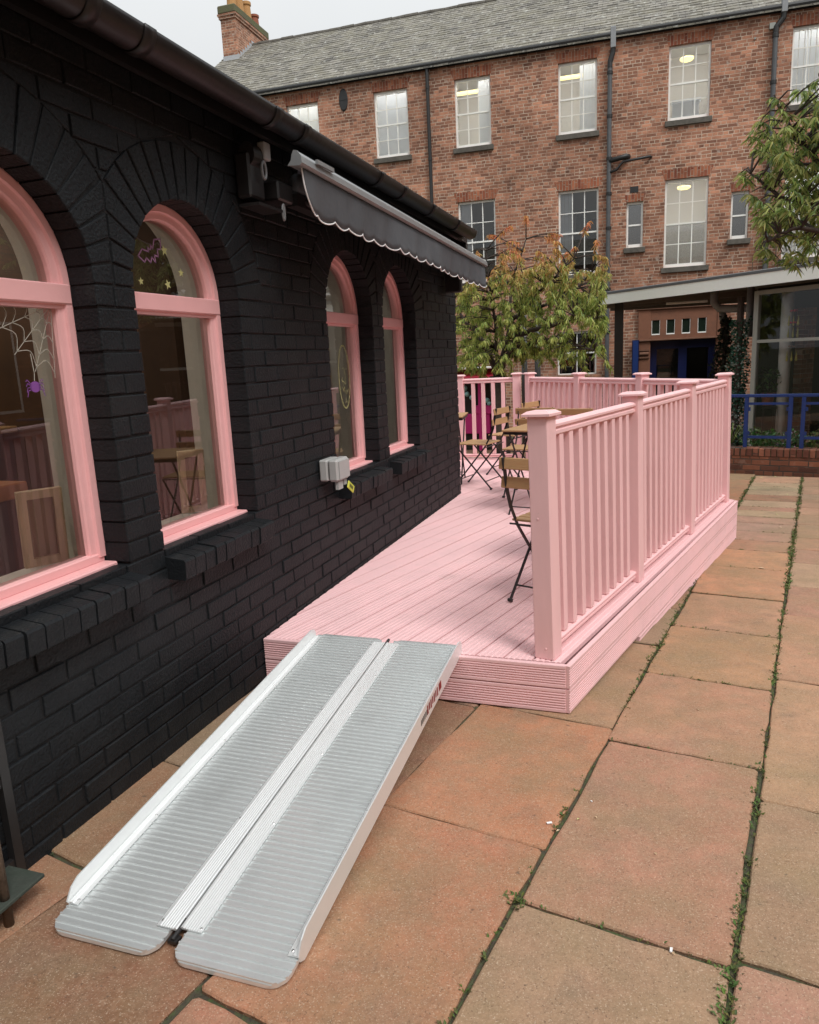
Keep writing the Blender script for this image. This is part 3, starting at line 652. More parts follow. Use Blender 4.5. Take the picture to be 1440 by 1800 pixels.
# windows
def frame_profile(mb, c, prof, zb, spr=SPR, R=RO):
    """sweep profile of (inset, x) round jamb-arch-jamb"""
    path = [((c-R, zb), (1, 0))]+[((c-R, spr-.3), (1, 0))]
    for i in range(33):
        a = pi-pi*i/32; path.append(((c+R*cos(a), spr+R*sin(a)), (-cos(a), -sin(a))))
    path += [((c+R, spr-.3), (-1, 0)), ((c+R, zb), (-1, 0))]
    k = len(prof); V = [(x, p_[0]+nn[0]*i_, p_[1]+nn[1]*i_) for p_, nn in path for i_, x in prof]
    F = [(j*k+i, j*k+i+1, (j+1)*k+i+1, (j+1)*k+i) for j in range(len(path)-1) for i in range(k-1)]
    mb.mesh(V, F)
wlabels = ['nearest pink arched window cut off by the left edge of the picture with cobweb stickers',
           'second pink arched window with bat and star stickers', 'third', 'fourth']
FX = XW-.105
for wi, c in enumerate(WC):
    mb = MB()
    frame_profile(mb, c, [(-.004, FX-.07), (-.004, FX-.002), (.004, FX+.002), (.030, FX+.002), (.034, FX-.008), (.040, FX-.010), (.058, FX-.012), (.062, FX-.020), (.062, FX-.07)], .865)
    wf = mb.build('window', M['pinkfr'], bld, fix=False)
    wf.data.polygons.foreach_set('use_smooth', [False]*len(wf.data.polygons))
    mb = MB(); mb.box((FX-.065, c-RO+.004, 1.752), (FX+.006, c+RO-.004, 1.818), bev=.004); mb.box((FX-.05, c-RO+.02, 1.738), (FX-.008, c+RO-.02, 1.753))
    mb.build('transom', M['pinkfr'], wf)
    mb = MB(); mb.box((FX-.07, c-RO+.003, .845), (FX-.004, c+RO-.003, .878), bev=.004); mb.box((FX-.07, c-RO+.003, .805), (FX+.052, c+RO-.003, .847), bev=.005)
    mb.build('window_ledge', M['pinkfr'], wf)
    mb = MB(); r = RO-.055; x = FX-.035
    mb.face([(x, c-r, .87), (x, c+r, .87), (x, c+r, 1.755), (x, c-r, 1.755)])
    mb.face([(x, c+r*cos(pi*i/24), 1.815+r*sin(pi*i/24)) for i in range(25)])
    pn = mb.build('pane', M['shopglass'], wf, fix=False)
    # inner beige lining
    mb = MB(); frame_profile(mb, c, [(.0, FX-.072), (.052, FX-.072), (.052, FX-.10), (.0, FX-.10)], .83); mb.box((FX-.24, c-RO+.01, .80), (FX-.072, c+RO-.01, .845))
    mb.build('inner_lining', M['cream'], wf, fix=False)
    # black brick sill
    mb = MB(); y = c-RO-.008; e_ = c+RO-.006
    nb = 10; wbr = (e_-y)/nb
    for i in range(nb):
        a, b_ = y+i*wbr+.003+jit(.001), y+(i+1)*wbr-.003+jit(.001); dz = jit(.003); dx = jit(.004)
        prof = [(-1.93, .724), (-1.730+dx, .716+dz), (-1.724+dx, .722+dz), (-1.720+dx, .790+dz), (-1.727+dx, .799+dz), (-1.93, .822+dz)]
        if a < c-RO or True:
            V = [(x_, yy, z_) for yy in (a, b_) for x_, z_ in prof]; k = len(prof)
            mb.mesh(V, [(q, (q+1) % k, k+(q+1) % k, k+q) for q in range(k)]+[tuple(range(k-1, -1, -1)), tuple(range(k, 2*k))])
    mb.box((-1.93, y+.004, .720), (-1.733, e_-.004, .785))
    mb.build('brick_sill', M['black'], bld)

# stickers on the glass
SX = FX-.032
def line(mb, pts, wd, x=SX):
    for i in range(len(pts)-1):
        a, b_ = Vector(pts[i]), Vector(pts[i+1]); d = (b_-a); 
        if d.length < 1e-6: continue
        nrm = Vector((-d.y, d.x)).normalized()*wd/2; d = d.normalized()*wd*.3
        q = [a-d-nrm, b_+d-nrm, b_+d+nrm, a-d+nrm]; mb.face([(x, p_.x, p_.y) for p_ in q])
wins = [ch for ch in bld.children if ch.name.split('.')[0] == 'window']
w1, w2, w3, w4 = wins
# spider web in the top right corner of window 1
mb = MB(); cx, cz = 2.045, 1.75; angs = [178, 200, 222, 244, 264]
ends = []
for a in angs:
    a = radians(a); ln = .30 if a < 3.9 else .30; line(mb, [(cx, cz), (cx+cos(a)*ln*.8, cz+sin(a)*ln*.8)], .0026)
for r_ in (.07, .125, .18, .225):
    for i in range(len(angs)-1):
        a, b_ = radians(angs[i]), radians(angs[i+1]); pts = []
        for k in range(7):
            t_ = k/6; aa = a+(b_-a)*t_; rr = r_*(1-.16*sin(pi*t_)); pts.append((cx+cos(aa)*rr, cz+sin(aa)*rr))
        line(mb, pts, .0024)
line(mb, [(1.93, 1.59), (1.934, 1.53), (1.93, 1.505)], .003)
mb.build('cobweb_sticker', M['web'], w1, fix=False)
mb = MB(); sx_, sz_ = 1.93, 1.485
mb.face([(SX, sx_+.022*cos(2*pi*k/14), sz_+.018*sin(2*pi*k/14)) for k in range(14)])
for sg in (-1, 1):
    for k in range(4):
        a = radians(-55+k*36); line(mb, [(sx_+sg*.016, sz_+.010*sin(a)), (sx_+sg*.030, sz_+.006+.022*sin(a)), (sx_+sg*.036, sz_-.006+.030*sin(a))], .0026)
mb.build('spider_sticker', M['purple'], w1, fix=False)
mb = MB()   # cauldron outline
line(mb, [(1.44+.17*cos(radians(a)), 1.045+.125*sin(radians(a))) for a in range(-200, 21, 12)], .012)
line(mb, [(1.44+.17*cos(radians(a)), 1.095+.03*sin(radians(a))) for a in range(0, 361, 20)], .012)
line(mb, [(1.60, 1.085), (1.63, 1.11), (1.61, 1.135), (1.57, 1.125)], .012); line(mb, [(1.57, .96), (1.62, .93), (1.59, .925), (1.56, .945)], .011)
line(mb, [(1.585, .965), (1.615, .915)], .011)
mb.build('cauldron_sticker', M['purple'], w1, fix=False)
def star(mb, y, z, r, rot=0):
    pts = [(y+(r if k % 2 == 0 else r*.42)*sin(rot+pi*k/5), z+(r if k % 2 == 0 else r*.42)*cos(rot+pi*k/5)) for k in range(10)]
    mb.face([(SX, *p_) for p_ in pts])
for (y, z, r) in ((2.40, 1.885, .026), (2.53, 1.865, .017), (2.70, 1.865, .022), (2.70, 2.0, .024), (2.80, 1.92, .02)):
    mb = MB(); star(mb, y, z, r, jit(.3)); mb.build('star_sticker', M['paley'], w2, fix=False)
mb = MB()
def bat(mb, y, z, s_, rot):
    P = [(-1, .35), (-.55, .5), (-.18, .2), (-.14, .42), (-.05, .25), (.05, .25), (.14, .42), (.18, .2), (.55, .5), (1, .35), (.75, -.05), (.5, .05), (.35, -.25), (.12, -.08), (0, -.4), (-.12, -.08), (-.35, -.25), (-.5, .05), (-.75, -.05), (-1, .35)]
    line(mb, [(y+s_*(p_[0]*cos(rot)-p_[1]*sin(rot)), z+s_*(p_[0]*sin(rot)+p_[1]*cos(rot))) for p_ in P], .006)
for q_ in ((2.46, 2.04, .10, 1.1), (2.62, 1.975, .085, .5)):
    mb = MB(); bat(mb, *q_); mb.build('bat_sticker', M['lilac'], w2, fix=False)
mb = MB()   # skull outline sticker
line(mb, [(2.40+.06*cos(radians(a)), 1.03+.075*sin(radians(a))) for a in range(0, 361, 20)], .006); line(mb, [(2.36, .97), (2.37, .925), (2.43, .925), (2.45, .97)], .006)
for k in range(4): line(mb, [(2.375+k*.016, .965), (2.377+k*.016, .93)], .004)
for k in (-1, 1): mb.face([(SX, 2.40+k*.025+.013*cos(2*pi*q/8), 1.035+.016*sin(2*pi*q/8)) for q in range(8)])
mb.build('skull_sticker', M['web'], w2, fix=False)
mb = MB()
line(mb, [(4.46+.085*cos(radians(a)), 1.42+.20*sin(radians(a))) for a in range(0, 361, 12)], .009)
for k in range(26):
    a = random.random()*6.28; r_ = random.random()*.07; line(mb, [(4.46+r_*cos(a), 1.36+r_*2*sin(a)), (4.46+r_*cos(a)+jit(.03), 1.36+r_*2*sin(a)+jit(.04))], .003)
mb.build('ring_sticker', M['paley'], w3, fix=False)

# things standing on the inside ledges
def canvas_frame(name, c_y, wy, hz, lean, label, y0=None):
    t_ = thing(name, label, 'picture frame', (-2.10, c_y, .846), 0, 'wooden frames leaning inside the pink windows')
    Mx = Matrix.Translation((-2.115, c_y, .846)) @ Matrix.Rotation(lean, 4, 'Z') @ Matrix.Rotation(radians(6), 4, 'Y')
    mb = MB(); q = .03
    for (a, b_) in (((-.012, -wy/2, 0), (.012, -wy/2+q, hz)), ((-.012, wy/2-q, 0), (.012, wy/2, hz)), ((-.012, -wy/2+q+.0005, hz-q), (.012, wy/2-q-.0005, hz)), ((-.012, -wy/2+q+.0005, 0), (.012, wy/2-q-.0005, q))): mb.box(a, b_, Mx)
    mb.build('wooden_border', M['palewood'], t_)
    mb = MB(); mb.box((-.010, -wy/2+q, q), (-.004, wy/2-q, hz-q), Mx); mb.build('back_panel', M['ply'], t_)
canvas_frame('picture_frame', 2.03, .15, .28, radians(-30), 'large pale wooden frame seen from behind leaning inside the nearest window')
canvas_frame('picture_frame', 2.95, .12, .30, radians(-40), 'pale wooden frame leaning inside the window with bat stickers')
canvas_frame('picture_frame', 4.40, .16, .30, radians(-30), 'small pale wooden frame leaning inside the third window behind the socket box')
# counter, shelves and jars in the room
t_ = thing('counter', 'dark wooden shop counter seen through the second arched window', 'counter', (-4.0, 3.1, .2))
mb = MB(); mb.box((-4.5, 2.4, .2), (-3.9, 3.55, 1.18)); mb.build('cabinet', M['roomfloor'], t_)
mb = MB(); mb.box((-4.55, 2.3, 1.182), (-3.82, 3.6, 1.22), bev=.006); mb.build('worktop', M['wood'], t_)
t_ = thing('display_case', 'small glass display case standing on the shop counter', 'display case', (-4.2, 2.75, 1.222))
mb = MB(); 
for (x, y) in ((-4.35, 2.6), (-4.05, 2.6), (-4.35, 2.9), (-4.05, 2.9)): mb.box((x, y, 1.222), (x+.012, y+.012, 1.60))
mb.box((-4.35, 2.6, 1.60), (-4.038, 2.912, 1.612)); mb.build('case_frame', M['steel'], t_)
t_ = tag((lambda b_: (b_.box((-4.2, 3.1, 1.222), (-4.0, 3.35, 1.42), bev=.01), b_.build('cardboard_box', M['palewood']))[1])(MB()), 'small pale box standing on the shop counter', 'box')
t_ = thing('high_table', 'orange brown wooden bar table inside behind the nearest window', 'table', (-3.3, 1.6, .2))
mb = MB(); mb.box((-3.7, .4, .98), (-2.75, 2.6, 1.05), bev=.006); mb.build('tabletop', mat('orange_wood', (.42, .16, .06), .4, noise=.2), t_)
for (x, y) in ((-3.6, .5), (-2.85, .5), (-3.6, 2.5), (-2.85, 2.5)):
    mb = MB(); mb.box((x-.03, y-.03, .2), (x+.03, y+.03, .979)); mb.build('leg', M['darkmetal'], t_)

# ------------------------------------------------------------------ awning
aw = thing('awning', 'retracted charcoal awning with a scalloped white edged valance under the gutter', 'awning', (XW, 4.6, 2.3))
mb = MB(); BX = -1.44; y0, y1 = 2.95, 6.40
prof = [(a*.72, b_*.62-.012) for a, b_ in [(-.052, -.030), (.020, -.036), (.034, -.022), (.030, .020), (.010, .050), (-.012, .056), (-.024, .030), (-.030, .0)]]
def bar_z(y): return 2.352-(y-y0)*.021
mb.sweep(prof, (BX, y0, bar_z(y0)), (BX, y1, bar_z(y1)), (1, 0, 0))
fb = mb.build('front_bar', M['awnbar'], aw)
for yy in (y0-.006, y1+.001):
    mb = MB(); mb.sweep([(a*1.08, b_*1.08) for a, b_ in prof], (BX, yy, bar_z(yy)), (BX, yy+.006, bar_z(yy)), (1, 0, 0)); mb.build('end_cap', M['awnbar'], fb)
mb = MB(); mb.box((BX+.024, y0+.13, bar_z(y0)-.005), (BX+.036, y0+.30, bar_z(y0)+.012)); mb.build('clip', M['awnbar'], fb)
# valance
mb = MB(); tb = MB(); NV = 260; ya, yb = y0+.05, y1-.02; nsc = 20; sc = (yb-ya)/nsc
top = []; bot = []
def vdepth(y):
    s_ = ((y-ya) % sc)/sc
    d = .158+.020*abs(sin(pi*s_))**.7
    k = min(1, (y-ya)/.20); d *= (1-(1-k)**2.2)**.5 if k < 1 else 1
    return max(d, .002)
for i in range(NV+1):
    y = ya+(yb-ya)*i/NV; top.append((y, bar_z(y)-.031)); bot.append((y, bar_z(y)-.031-vdepth(y)))
def vx(y, f): return BX+.004+f*(.014*sin(y*3.1)+.008*sin(y*9+1)+.006*sin(y*23))-f*.012
for i in range(NV):
    for q in range(5):
        f0, f1 = q/5, (q+1)/5; P = []
        for (ii, ff) in ((i, f0), (i+1, f0), (i+1, f1), (i, f1)):
            z = top[ii][1]+(bot[ii][1]-top[ii][1])*ff; P.append((vx(top[ii][0], ff), top[ii][0], z))
        mb.face(P)
va = mb.build('valance', M['awn'], aw, smooth=True, fix=False)
md = va.modifiers.new('thickness', 'SOLIDIFY'); md.thickness = .0018
import bmesh
bm = bmesh.new(); bm.from_mesh(va.data); bmesh.ops.remove_doubles(bm, verts=bm.verts, dist=1e-5); bm.to_mesh(va.data); bm.free()
tb.tube([(vx(y, 1)+.001, y, z) for y, z in bot], .0035, 5)
tb.build('white_piping', M['trim'], va)
mb = MB(); mb.sweep([(-.03, -.025), (.03, -.025), (.03, .03), (-.03, .03)], (-1.71, 3.42, 2.29), (-1.71, 6.5, 2.23), (1, 0, 0)); mb.build('back_bar', M['darkmetal'], aw)
mb = MB(); mb.tube([(-1.68, 3.42, 2.37), (-1.68, 6.5, 2.31)], .04, 14); mb.build('fabric_roll', M['awn'], aw, smooth=True)
mb = MB()    # taut fabric from roll to bar
mb.face([(-1.68, 3.44, 2.408), (-1.68, 6.45, 2.348), (BX-.01, 6.36, bar_z(6.36)+.018), (BX-.01, 3.0, bar_z(3.0)+.018)]); mb.build('top_fabric', M['awn'], aw)
def arm(y):
    mb = MB(); mb.tube([(-1.74, y, 2.30), (-1.60, y+.35, 2.29), (BX-.02, y+.75, 2.28)], .02, 8); mb.build('folding_arm', M['darkmetal'], aw)
arm(3.4); arm(5.4)
# gear box bracket with ring
mb = MB(); mb.box((-1.805, 3.07, 2.25), (-1.73, 3.20, 2.44), bev=.01); mb.lathe([(.050, 0), (.050, .09)], (0, 0, 0), 20)
mb.v[-40:] = [(-1.745+x*.8, 3.08+z, 2.43+y) for x, y, z in mb.v[-40:]]
br = mb.build('wall_bracket', M['darkmetal'], aw)
mb = MB(); mb.box((-1.735, 3.16, 2.42), (-1.695, 3.215, 2.495), bev=.005); mb.build('gear_cap', M['boxgrey'], br)
def ring(mb, x, y, z, a, b_, r):
    mb.tube([(x, y+a*cos(t_), z+b_*sin(t_)) for t_ in [2*pi*k/20 for k in range(21)]], r, 7, cap=False)
mb = MB(); ring(mb, -1.71, 3.165, 2.375, .018, .036, .0065); mb.build('crank_eye', M['pipelt'], br, smooth=True)
mb = MB(); mb.box((-1.80, 3.08, 2.215), (-1.70, 3.30, 2.228)); mb.build('lower_plate', M['darkmetal'], br)
mb = MB(); mb.box((-1.80, 3.27, 2.27), (-1.70, 3.42, 2.355), bev=.008); e2 = mb.build('elbow_bracket', M['darkmetal'], aw)
mb = MB(); ring(mb, -1.715, 3.335, 2.225, .011, .036, .0055); mb.build('ring', M['pipelt'], e2, smooth=True)
mb = MB(); mb.box((-1.80, 6.42, 2.06), (-1.66, 6.50, 2.30), bev=.01); mb.build('wall_bracket', M['darkmetal'], aw)

# socket box with tag
sb = thing('socket_box', 'grey weatherproof socket box on the black wall left of the third brick sill', 'socket box', (XW, 3.78, .92))
mb = MB(); mb.box((-1.806, 3.70, .865), (-1.755, 3.86, .985), bev=.008); bx = mb.build('back_box', M['boxgrey'], sb)
mb = MB(); mb.box((-1.751, 3.698, .862), (-1.69, 3.862, .988), bev=.012); mb.box((-1.689, 3.71, .875), (-1.684, 3.85, .975)); mb.build('lid', M['boxgrey'], sb)
mb = MB(); mb.box((-1.72, 3.72, .815), (-1.70, 3.78, .861)); mb.box((-1.72, 3.80, .83), (-1.70, 3.835, .861)); mb.build('latch', M['boxgrey'], sb)
mb = MB(); mb.box((-.004, -.045, -.022), (.004, .045, .022), Matrix.Translation((-1.68, 3.84, .812)) @ Matrix.Rotation(radians(-32), 4, 'X'), bev=.003)
tg = mb.build('yellow_tag', M['yellow'], sb)
mb = MB(); Mx = Matrix.Translation((-1.675, 3.84, .812)) @ Matrix.Rotation(radians(-32), 4, 'X')
for k in range(4): mb.box((-.0005, -.026+k*.013, -.009), (.0005, -.018+k*.013, .009), Mx)
mb.build('print', M['blacktxt'], tg)

# ------------------------------------------------------------------ pink deck
DZ = .22
dk = thing('deck', 'raised pink painted timber deck with grooved boards along the black wall', 'deck', (-.9, 5.5, 0))
dd = Vector((sin(radians(15)), cos(radians(15)))); dn = Vector((dd.y, -dd.x))
E1 = Vector((.613, 6.62)); E2 = Vector((-1.62, 9.20))
def dstart(s_):
    b = dn*s_
    t_ = (2.972-b.y)/dd.y; x = b.x+dd.x*t_
    if x >= -1.806: return t_
    t_ = (-1.806-b.x)/dd.x; y = b.y+dd.y*t_
    if y <= 6.80: return t_
    return (6.80-b.y)/dd.y
def dend(s_):
    b = dn*s_; e = E2-E1; nrm = Vector((e.y, -e.x)); t_ = (E1-b).dot(nrm)/dd.dot(nrm)
    if (b+dd*t_).x < E2.x: t_ = (E2.y-b.y)/dd.y
    return t_
mb = MB(); s0 = Vector((-.356, 2.96)).dot(dn)-.022; WB = .122
k = 0
while True:
    sa = s0-k*WB-.0045; sb_ = s0-(k+1)*WB+.0045; k += 1
    if k > 36: break
    prof = [(sa, -.022), (sa, -.002), (sa-.0015, 0)]
    ng = 4; wgr = (sa-sb_-.012)/ng
    for g in range(ng):
        c0 = sa-.006-g*wgr; h = jit(.0003)
        prof += [(c0-wgr*.30, 0+h), (c0-wgr*.42, -.0026), (c0-wgr*.60, -.0026), (c0-wgr*.72, 0+h)]
    prof += [(sb_+.0015, 0), (sb_, -.002), (sb_, -.022)]
    dz = jit(.0012)
    ok = []
    for s_, z in prof:
        t0, t1 = dstart(s_), dend(s_)
        b = dn*s_
        ok.append(((b+dd*t0), (b+dd*max(t1, t0+.001)), z+DZ+dz))
    mid = ok[len(ok)//2]
    if (mid[1]-mid[0]).length < .1: continue
    n_ = len(ok); V = [(p[0].x, p[0].y, p[2]) for p in ok]+[(p[1].x, p[1].y, p[2]) for p in ok]
    mb.mesh(V, [(i, i+1, n_+i+1, n_+i) for i in range(n_-1)]+[tuple(range(n_)), tuple(range(n_, 2*n_))])
mb.build('deck_boards', M['pinkdeck'], dk, fix=False)
mb = MB()     # dark joists under the gaps
mb.mesh([(-1.8, 3.0, .19), (-.37, 3.0, .19), (.58, 6.62, .19), (-1.62, 9.17, .19), (-4.1, 9.17, .19), (-4.1, 6.82, .19), (-1.8, 6.82, .19)], [(0, 1, 2, 3, 6), (3, 4, 5, 6)])
mb.build('joists', mat('dark_pink_joists', (.22, .10, .10), .8), dk)
def reed(z1, z0, out=.0):
    """profile (outward offset, z) of a grooved board standing on edge"""
    P = [(-.02, z1), (.001, z1), (.002, z1-.002)]; h = z1-z0; ng = 7; m0 = .012; wgr = (h-2*m0)/ng
    for g in range(ng):
        z = z1-m0-g*wgr; P += [(.002, z-wgr*.18), (-.002, z-wgr*.3), (-.002, z-wgr*.68), (.002, z-wgr*.82)]
    P += [(.002, z0+.002), (.001, z0), (-.02, z0)]
    return P
def fascia(p0, p1, outn, boards):
    outn = Vector((*outn, 0)).normalized()
    for z1, z0 in boards:
        mb = MB(); mb.sweep(reed(z1, z0), (*p0, 0), (*p1, 0), outn); mb.build('edge_board', M['pinkdeck'], dk)
fascia((-1.803, 2.952), (-.356, 2.940), (-.008, -1), [(DZ, .118), (.112, .006)])
q = Vector((-.356, 2.940))+Vector(dn)*.016
fascia((-.3395, 2.9385), (E1.x+.0175, E1.y+.0), (dn.x, dn.y), [(DZ-.0005, .1185), (.1125, .0065)])
fascia((-.3395+dd.x*1.0, 2.9385+dd.y*1.0), (E1.x+.0175, E1.y), (dn.x, dn.y), [(.0, -.106)])
en = Vector((E2.y-E1.y, -(E2.x-E1.x))).normalized()
fascia((E1.x, E1.y+.02), (E2.x, E2.y+.02), (en.x, en.y), [(DZ, .118), (.112, .006), (0, -.106), (-.112, -.2)])
fascia((E2.x, E2.y+.02), (-4.1, E2.y+.02), (0, 1), [(DZ, .118), (.112, .006), (0, -.106), (-.112, -.22)])

def cap(mb, y, x=0, s_=.062, z=1.045):
    e = s_; V = [(x-e, y-e, z), (x+e, y-e, z), (x+e, y+e, z), (x-e, y+e, z), (x-e, y-e, z+.010), (x+e, y-e, z+.010), (x+e, y+e, z+.010), (x-e, y+e, z+.010)]
    i = e-.018; V += [(x-i, y-i, z+.021), (x+i, y-i, z+.021), (x+i, y+i, z+.021), (x-i, y+i, z+.021)]
    mb.mesh(V, [(3, 2, 1, 0), (0, 1, 5, 4), (1, 2, 6, 5), (2, 3, 7, 6), (3, 0, 4, 7), (4, 5, 9, 8), (5, 6, 10, 9), (6, 7, 11, 10), (7, 4, 8, 11), (8, 9, 10, 11)])
RAIL = [(-.022, -.055), (-.026, -.050), (-.026, -.036), (-.018, -.030), (-.020, -.024), (-.030, -.018), (-.030, -.008), (-.020, 0), (0, .004), (.020, 0), (.030, -.008), (.030, -.018), (.020, -.024), (.018, -.030), (.026, -.036), (.026, -.050), (.022, -.055)]
RAIL = RAIL[::-1]
def balustrade(name, label, loc, rz, posts, nbal, lean=0., skip_first=False, skipbays=()):
    t_ = thing(name, label, 'balustrade', loc, rz, None)
    t_.rotation_euler = (0, lean, rz)
    for i, y in enumerate(posts):
        if skip_first and i == 0: continue
        mb = MB(); mb.box((-.045, y-.045, 0), (.045, y+.045, 1.044), bev=.004)
        for zz_ in (.06,): mb.lathe([(.006, 0), (.006, .002)], (0, y, 1.0445), 6)
        p_ = mb.build('post', M['pink'], t_, local=True)
        mb = MB(); cap(mb, y); mb.build('post_cap', M['pink'], p_, local=True)
        mb = MB(); V0 = len(mb.v)
        for (dx, z) in ((.008, .05), (-.01, .62)):
            mb.lathe([(.005, 0), (.004, .002)], (0, 0, 0), 8); mb.v[-16:] = [(dx+a, y-.0455-c_, z+b_) for a, b_, c_ in mb.v[-16:]]
        mb.build('screw_head', M['pink'], p_, local=True)
    for i in range(len(posts)-1):
        if i in skipbays: continue
        a, b_ = posts[i]+.045, posts[i+1]-.045
        mb = MB(); mb.sweep(RAIL, (0, a, 1.010), (0, b_, 1.010), (1, 0, 0)); mb.build('handrail', M['pink'], t_, local=True)
        mb = MB(); mb.sweep([(x_*.95, z_*.7) for x_, z_ in RAIL], (0, a, .066), (0, b_, .066), (1, 0, 0)); mb.build('bottom_rail', M['pink'], t_, local=True)
        nb_ = nbal[i]
        for j in range(nb_):
            y = a+(b_-a)*(j+1)/(nb_+1)+jit(.003); mb = MB(); h = .0215
            mb.box((-h, y-h, .0705), (h, y+h, .9545), bev=.0025); mb.build('baluster', M['pink'], t_, local=True)
    return t_
balustrade('balustrade', 'long pink balustrade along the outer edge of the deck beside the paving', (-.440, 3.035, DZ), -radians(15), [0, 1.225, 2.45, 3.675], [9, 9, 9], lean=-radians(1.3))
P1 = Vector((-.440+.2588*3.675, 3.035+.9659*3.675)); P2 = Vector((-1.50, 8.98))
ang = atan2(-(P2.x-P1.x), (P2.y-P1.y)); Lr = (P2-P1).length
balustrade('balustrade', 'pink balustrade across the far end of the deck facing the brick building', (P1.x, P1.y, DZ), ang, [0, Lr*.34, Lr*.67, Lr], [8, 8, 8], skip_first=True)
balustrade('balustrade', 'short pink balustrade at the back left of the deck beyond the black wall corner', (-1.68, 9.10, DZ), radians(90), [0, .72, 1.6, 2.4], [4, 5, 5])

# ------------------------------------------------------------------ aluminium ramp
rp = thing('access_ramp', 'folding aluminium ramp leading from the paving up to the pink deck', 'ramp', (-1.19, 1.34, .05))
RY0, RZ0 = 1.288, gz(1.288)+.004; RL = 1.74; th = math.asin((DZ+.014-RZ0)/RL)
ct, st = cos(th), sin(th)
def RP(x, t_, h): return (x, RY0+t_*ct-h*st, RZ0+t_*st+h*ct)
def ramp_plate(xl, xr):
    mb = MB(); prof = []; t_ = 0.; pit = .0228
    prof += [(0.0, .001), (.002, .010)]
    while t_ < RL-.025:
        pk = int(t_/.2052); hv_ = .010+jit(.00015); tl = ((pk*37) % 5-2)*.0045; tc_ = (t_-pk*.2052-.10)*tl
        big = .0009 if int(t_/pit+.5) % 9 == 0 else 0
        h = hv_+tc_; prof += [(t_+.0030, h), (t_+.0042, h-.0012), (t_+.0050, h+.0046+big), (t_+.0088, h+.0050+big), (t_+.0110, h)]; t_ += pit
    prof += [(RL-.002, .010), (RL, .001)]
    r = .05
    def ext(t_):
        q = min(t_, RL-t_); 
        if q < r: o_ = r-sqrt(max(0, r*r-(r-q)**2)); return o_
        return 0.
    # refine round corners
    extra = []
    P2_ = []
    for i in range(len(prof)-1):
        P2_.append(prof[i])
    P2_.append(prof[-1]); n_ = len(P2_)
    V = []
    for t2, h in P2_:
        o_ = ext(t2); V += [RP(xl+o_, t2, h), RP(xr-o_, t2, h), RP(xl+o_, t2, 0), RP(xr-o_, t2, 0)]
    F = []
    for i in range(n_-1):
        a = 4*i; b_ = 4*(i+1); F += [(a, a+1, b_+1, b_), (a+2, b_+2, b_+3, a+3), (a, b_, b_+2, a+2), (a+1, a+3, b_+3, b_+1)]
    F += [(0, 2, 3, 1), (4*(n_-1), 4*(n_-1)+1, 4*(n_-1)+3, 4*(n_-1)+2)]
    mb.mesh(V, F); return mb.build('ramp_panel', M['alu'], rp)
XL0, XL1, XR0, XR1 = -1.536, -1.196, -1.150, -.822
pl = ramp_plate(XL0, XL1); pr = ramp_plate(XR0, XR1)
def side_rail(x, sg):
    mb = MB(); t0, t1 = .085, RL-.04
    top = [(t0, .014), (t0-.005, .022), (t0+.02, .050), (t0+.05, .062), (t1-.03, .062), (t1, .05), (t1+.012, .03), (t1+.012, -.012), (t0+.02, -.012), (t0, .002)]
    for xx in (x, x+sg*.004):
        pass
    n_ = len(top); V = [RP(x, a, b_) for a, b_ in top]+[RP(x+sg*.004, a, b_) for a, b_ in top]
    mb.mesh(V, [(i, (i+1) % n_, n_+(i+1) % n_, n_+i) for i in range(n_)]+[tuple(range(n_)), tuple(range(2*n_-1, n_-1, -1))])
    # base flange lying on the plate
    fl = [(-sg*.0, .0135), (-sg*.030, .0135), (-sg*.030, .0155), (-sg*.018, .017), (-sg*.014, .020), (-sg*.003, .020), (0, .062)]
    V = [RP(x+a, t_, h) for t_ in (t0, t1) for a, h in fl[:6]]; k = 6
    mb.mesh(V, [(i, (i+1) % k, k+(i+1) % k, k+i) for i in range(k)]+[tuple(range(k)), tuple(range(2*k-1, k-1, -1))])
    ob = mb.build('side_rail', M['alu2'], rp)
    mb = MB()
    for t_ in (.10, .45, .86, 1.25, 1.62):
        c = RP(x-sg*.022, t_, .0158); mb.lathe([(.0045, 0), (.0045, .001), (.0028, .0026)], c, 10)
    mb.build('rivet', M['steel'], ob); return ob
rl = side_rail(XL0, -1); rr = side_rail(XR1, 1)
XM = (XL1+XR0)/2
for sg in (-1, 1):
    mb = MB(); a0, a1 = .003, .066; prof = [(a0, .012)]; x_ = a0
    prof += [(a0, .018), (a0+.003, .0205), (a0+.008, .0205), (a0+.010, .0175)]
    for g in range(6):
        q_ = a0+.012+g*.0075; prof += [(q_, .0172), (q_+.002, .0188), (q_+.0045, .0188), (q_+.006, .0172)]
    prof += [(a1, .0165), (a1, .0138), ]
    t0, t1 = .085+.004*sg, RL-.05
    V = [RP(XM+sg*a, t_, h) for t_ in (t0, t1) for a, h in prof]; k = len(prof)
    mb.mesh(V, [(i, (i+1) % k, k+(i+1) % k, k+i) for i in range(k)]+[tuple(range(k)), tuple(range(2*k-1, k-1, -1))])
    hb = mb.build('hinge_strip', M['alu2'], rp)
    mb = MB()
    for t_ in (.10, .50, .86, 1.12, 1.40, 1.66):
        if t_ in (.86,): tt = t_
        c = RP(XM+sg*.059, t_, .0158); mb.lathe([(.0045, 0), (.0045, .001), (.0028, .0026)], c, 10)
    mb.build('rivet', M['steel'], hb)
mb = MB()
for t_ in (.075, RL-.055):
    mb.tube([RP(XM, t_-.02, .010), RP(XM, t_+.045, .012)], .0065, 8); mb.box((-.014, -.012, -.004), (.014, .012, .004), Matrix.Translation(RP(XM, t_-.012, .004)))
mb.build('hinge_pin', M['darkmetal'], rp)
mb = MB()   # red and dark printing on the outer side rail
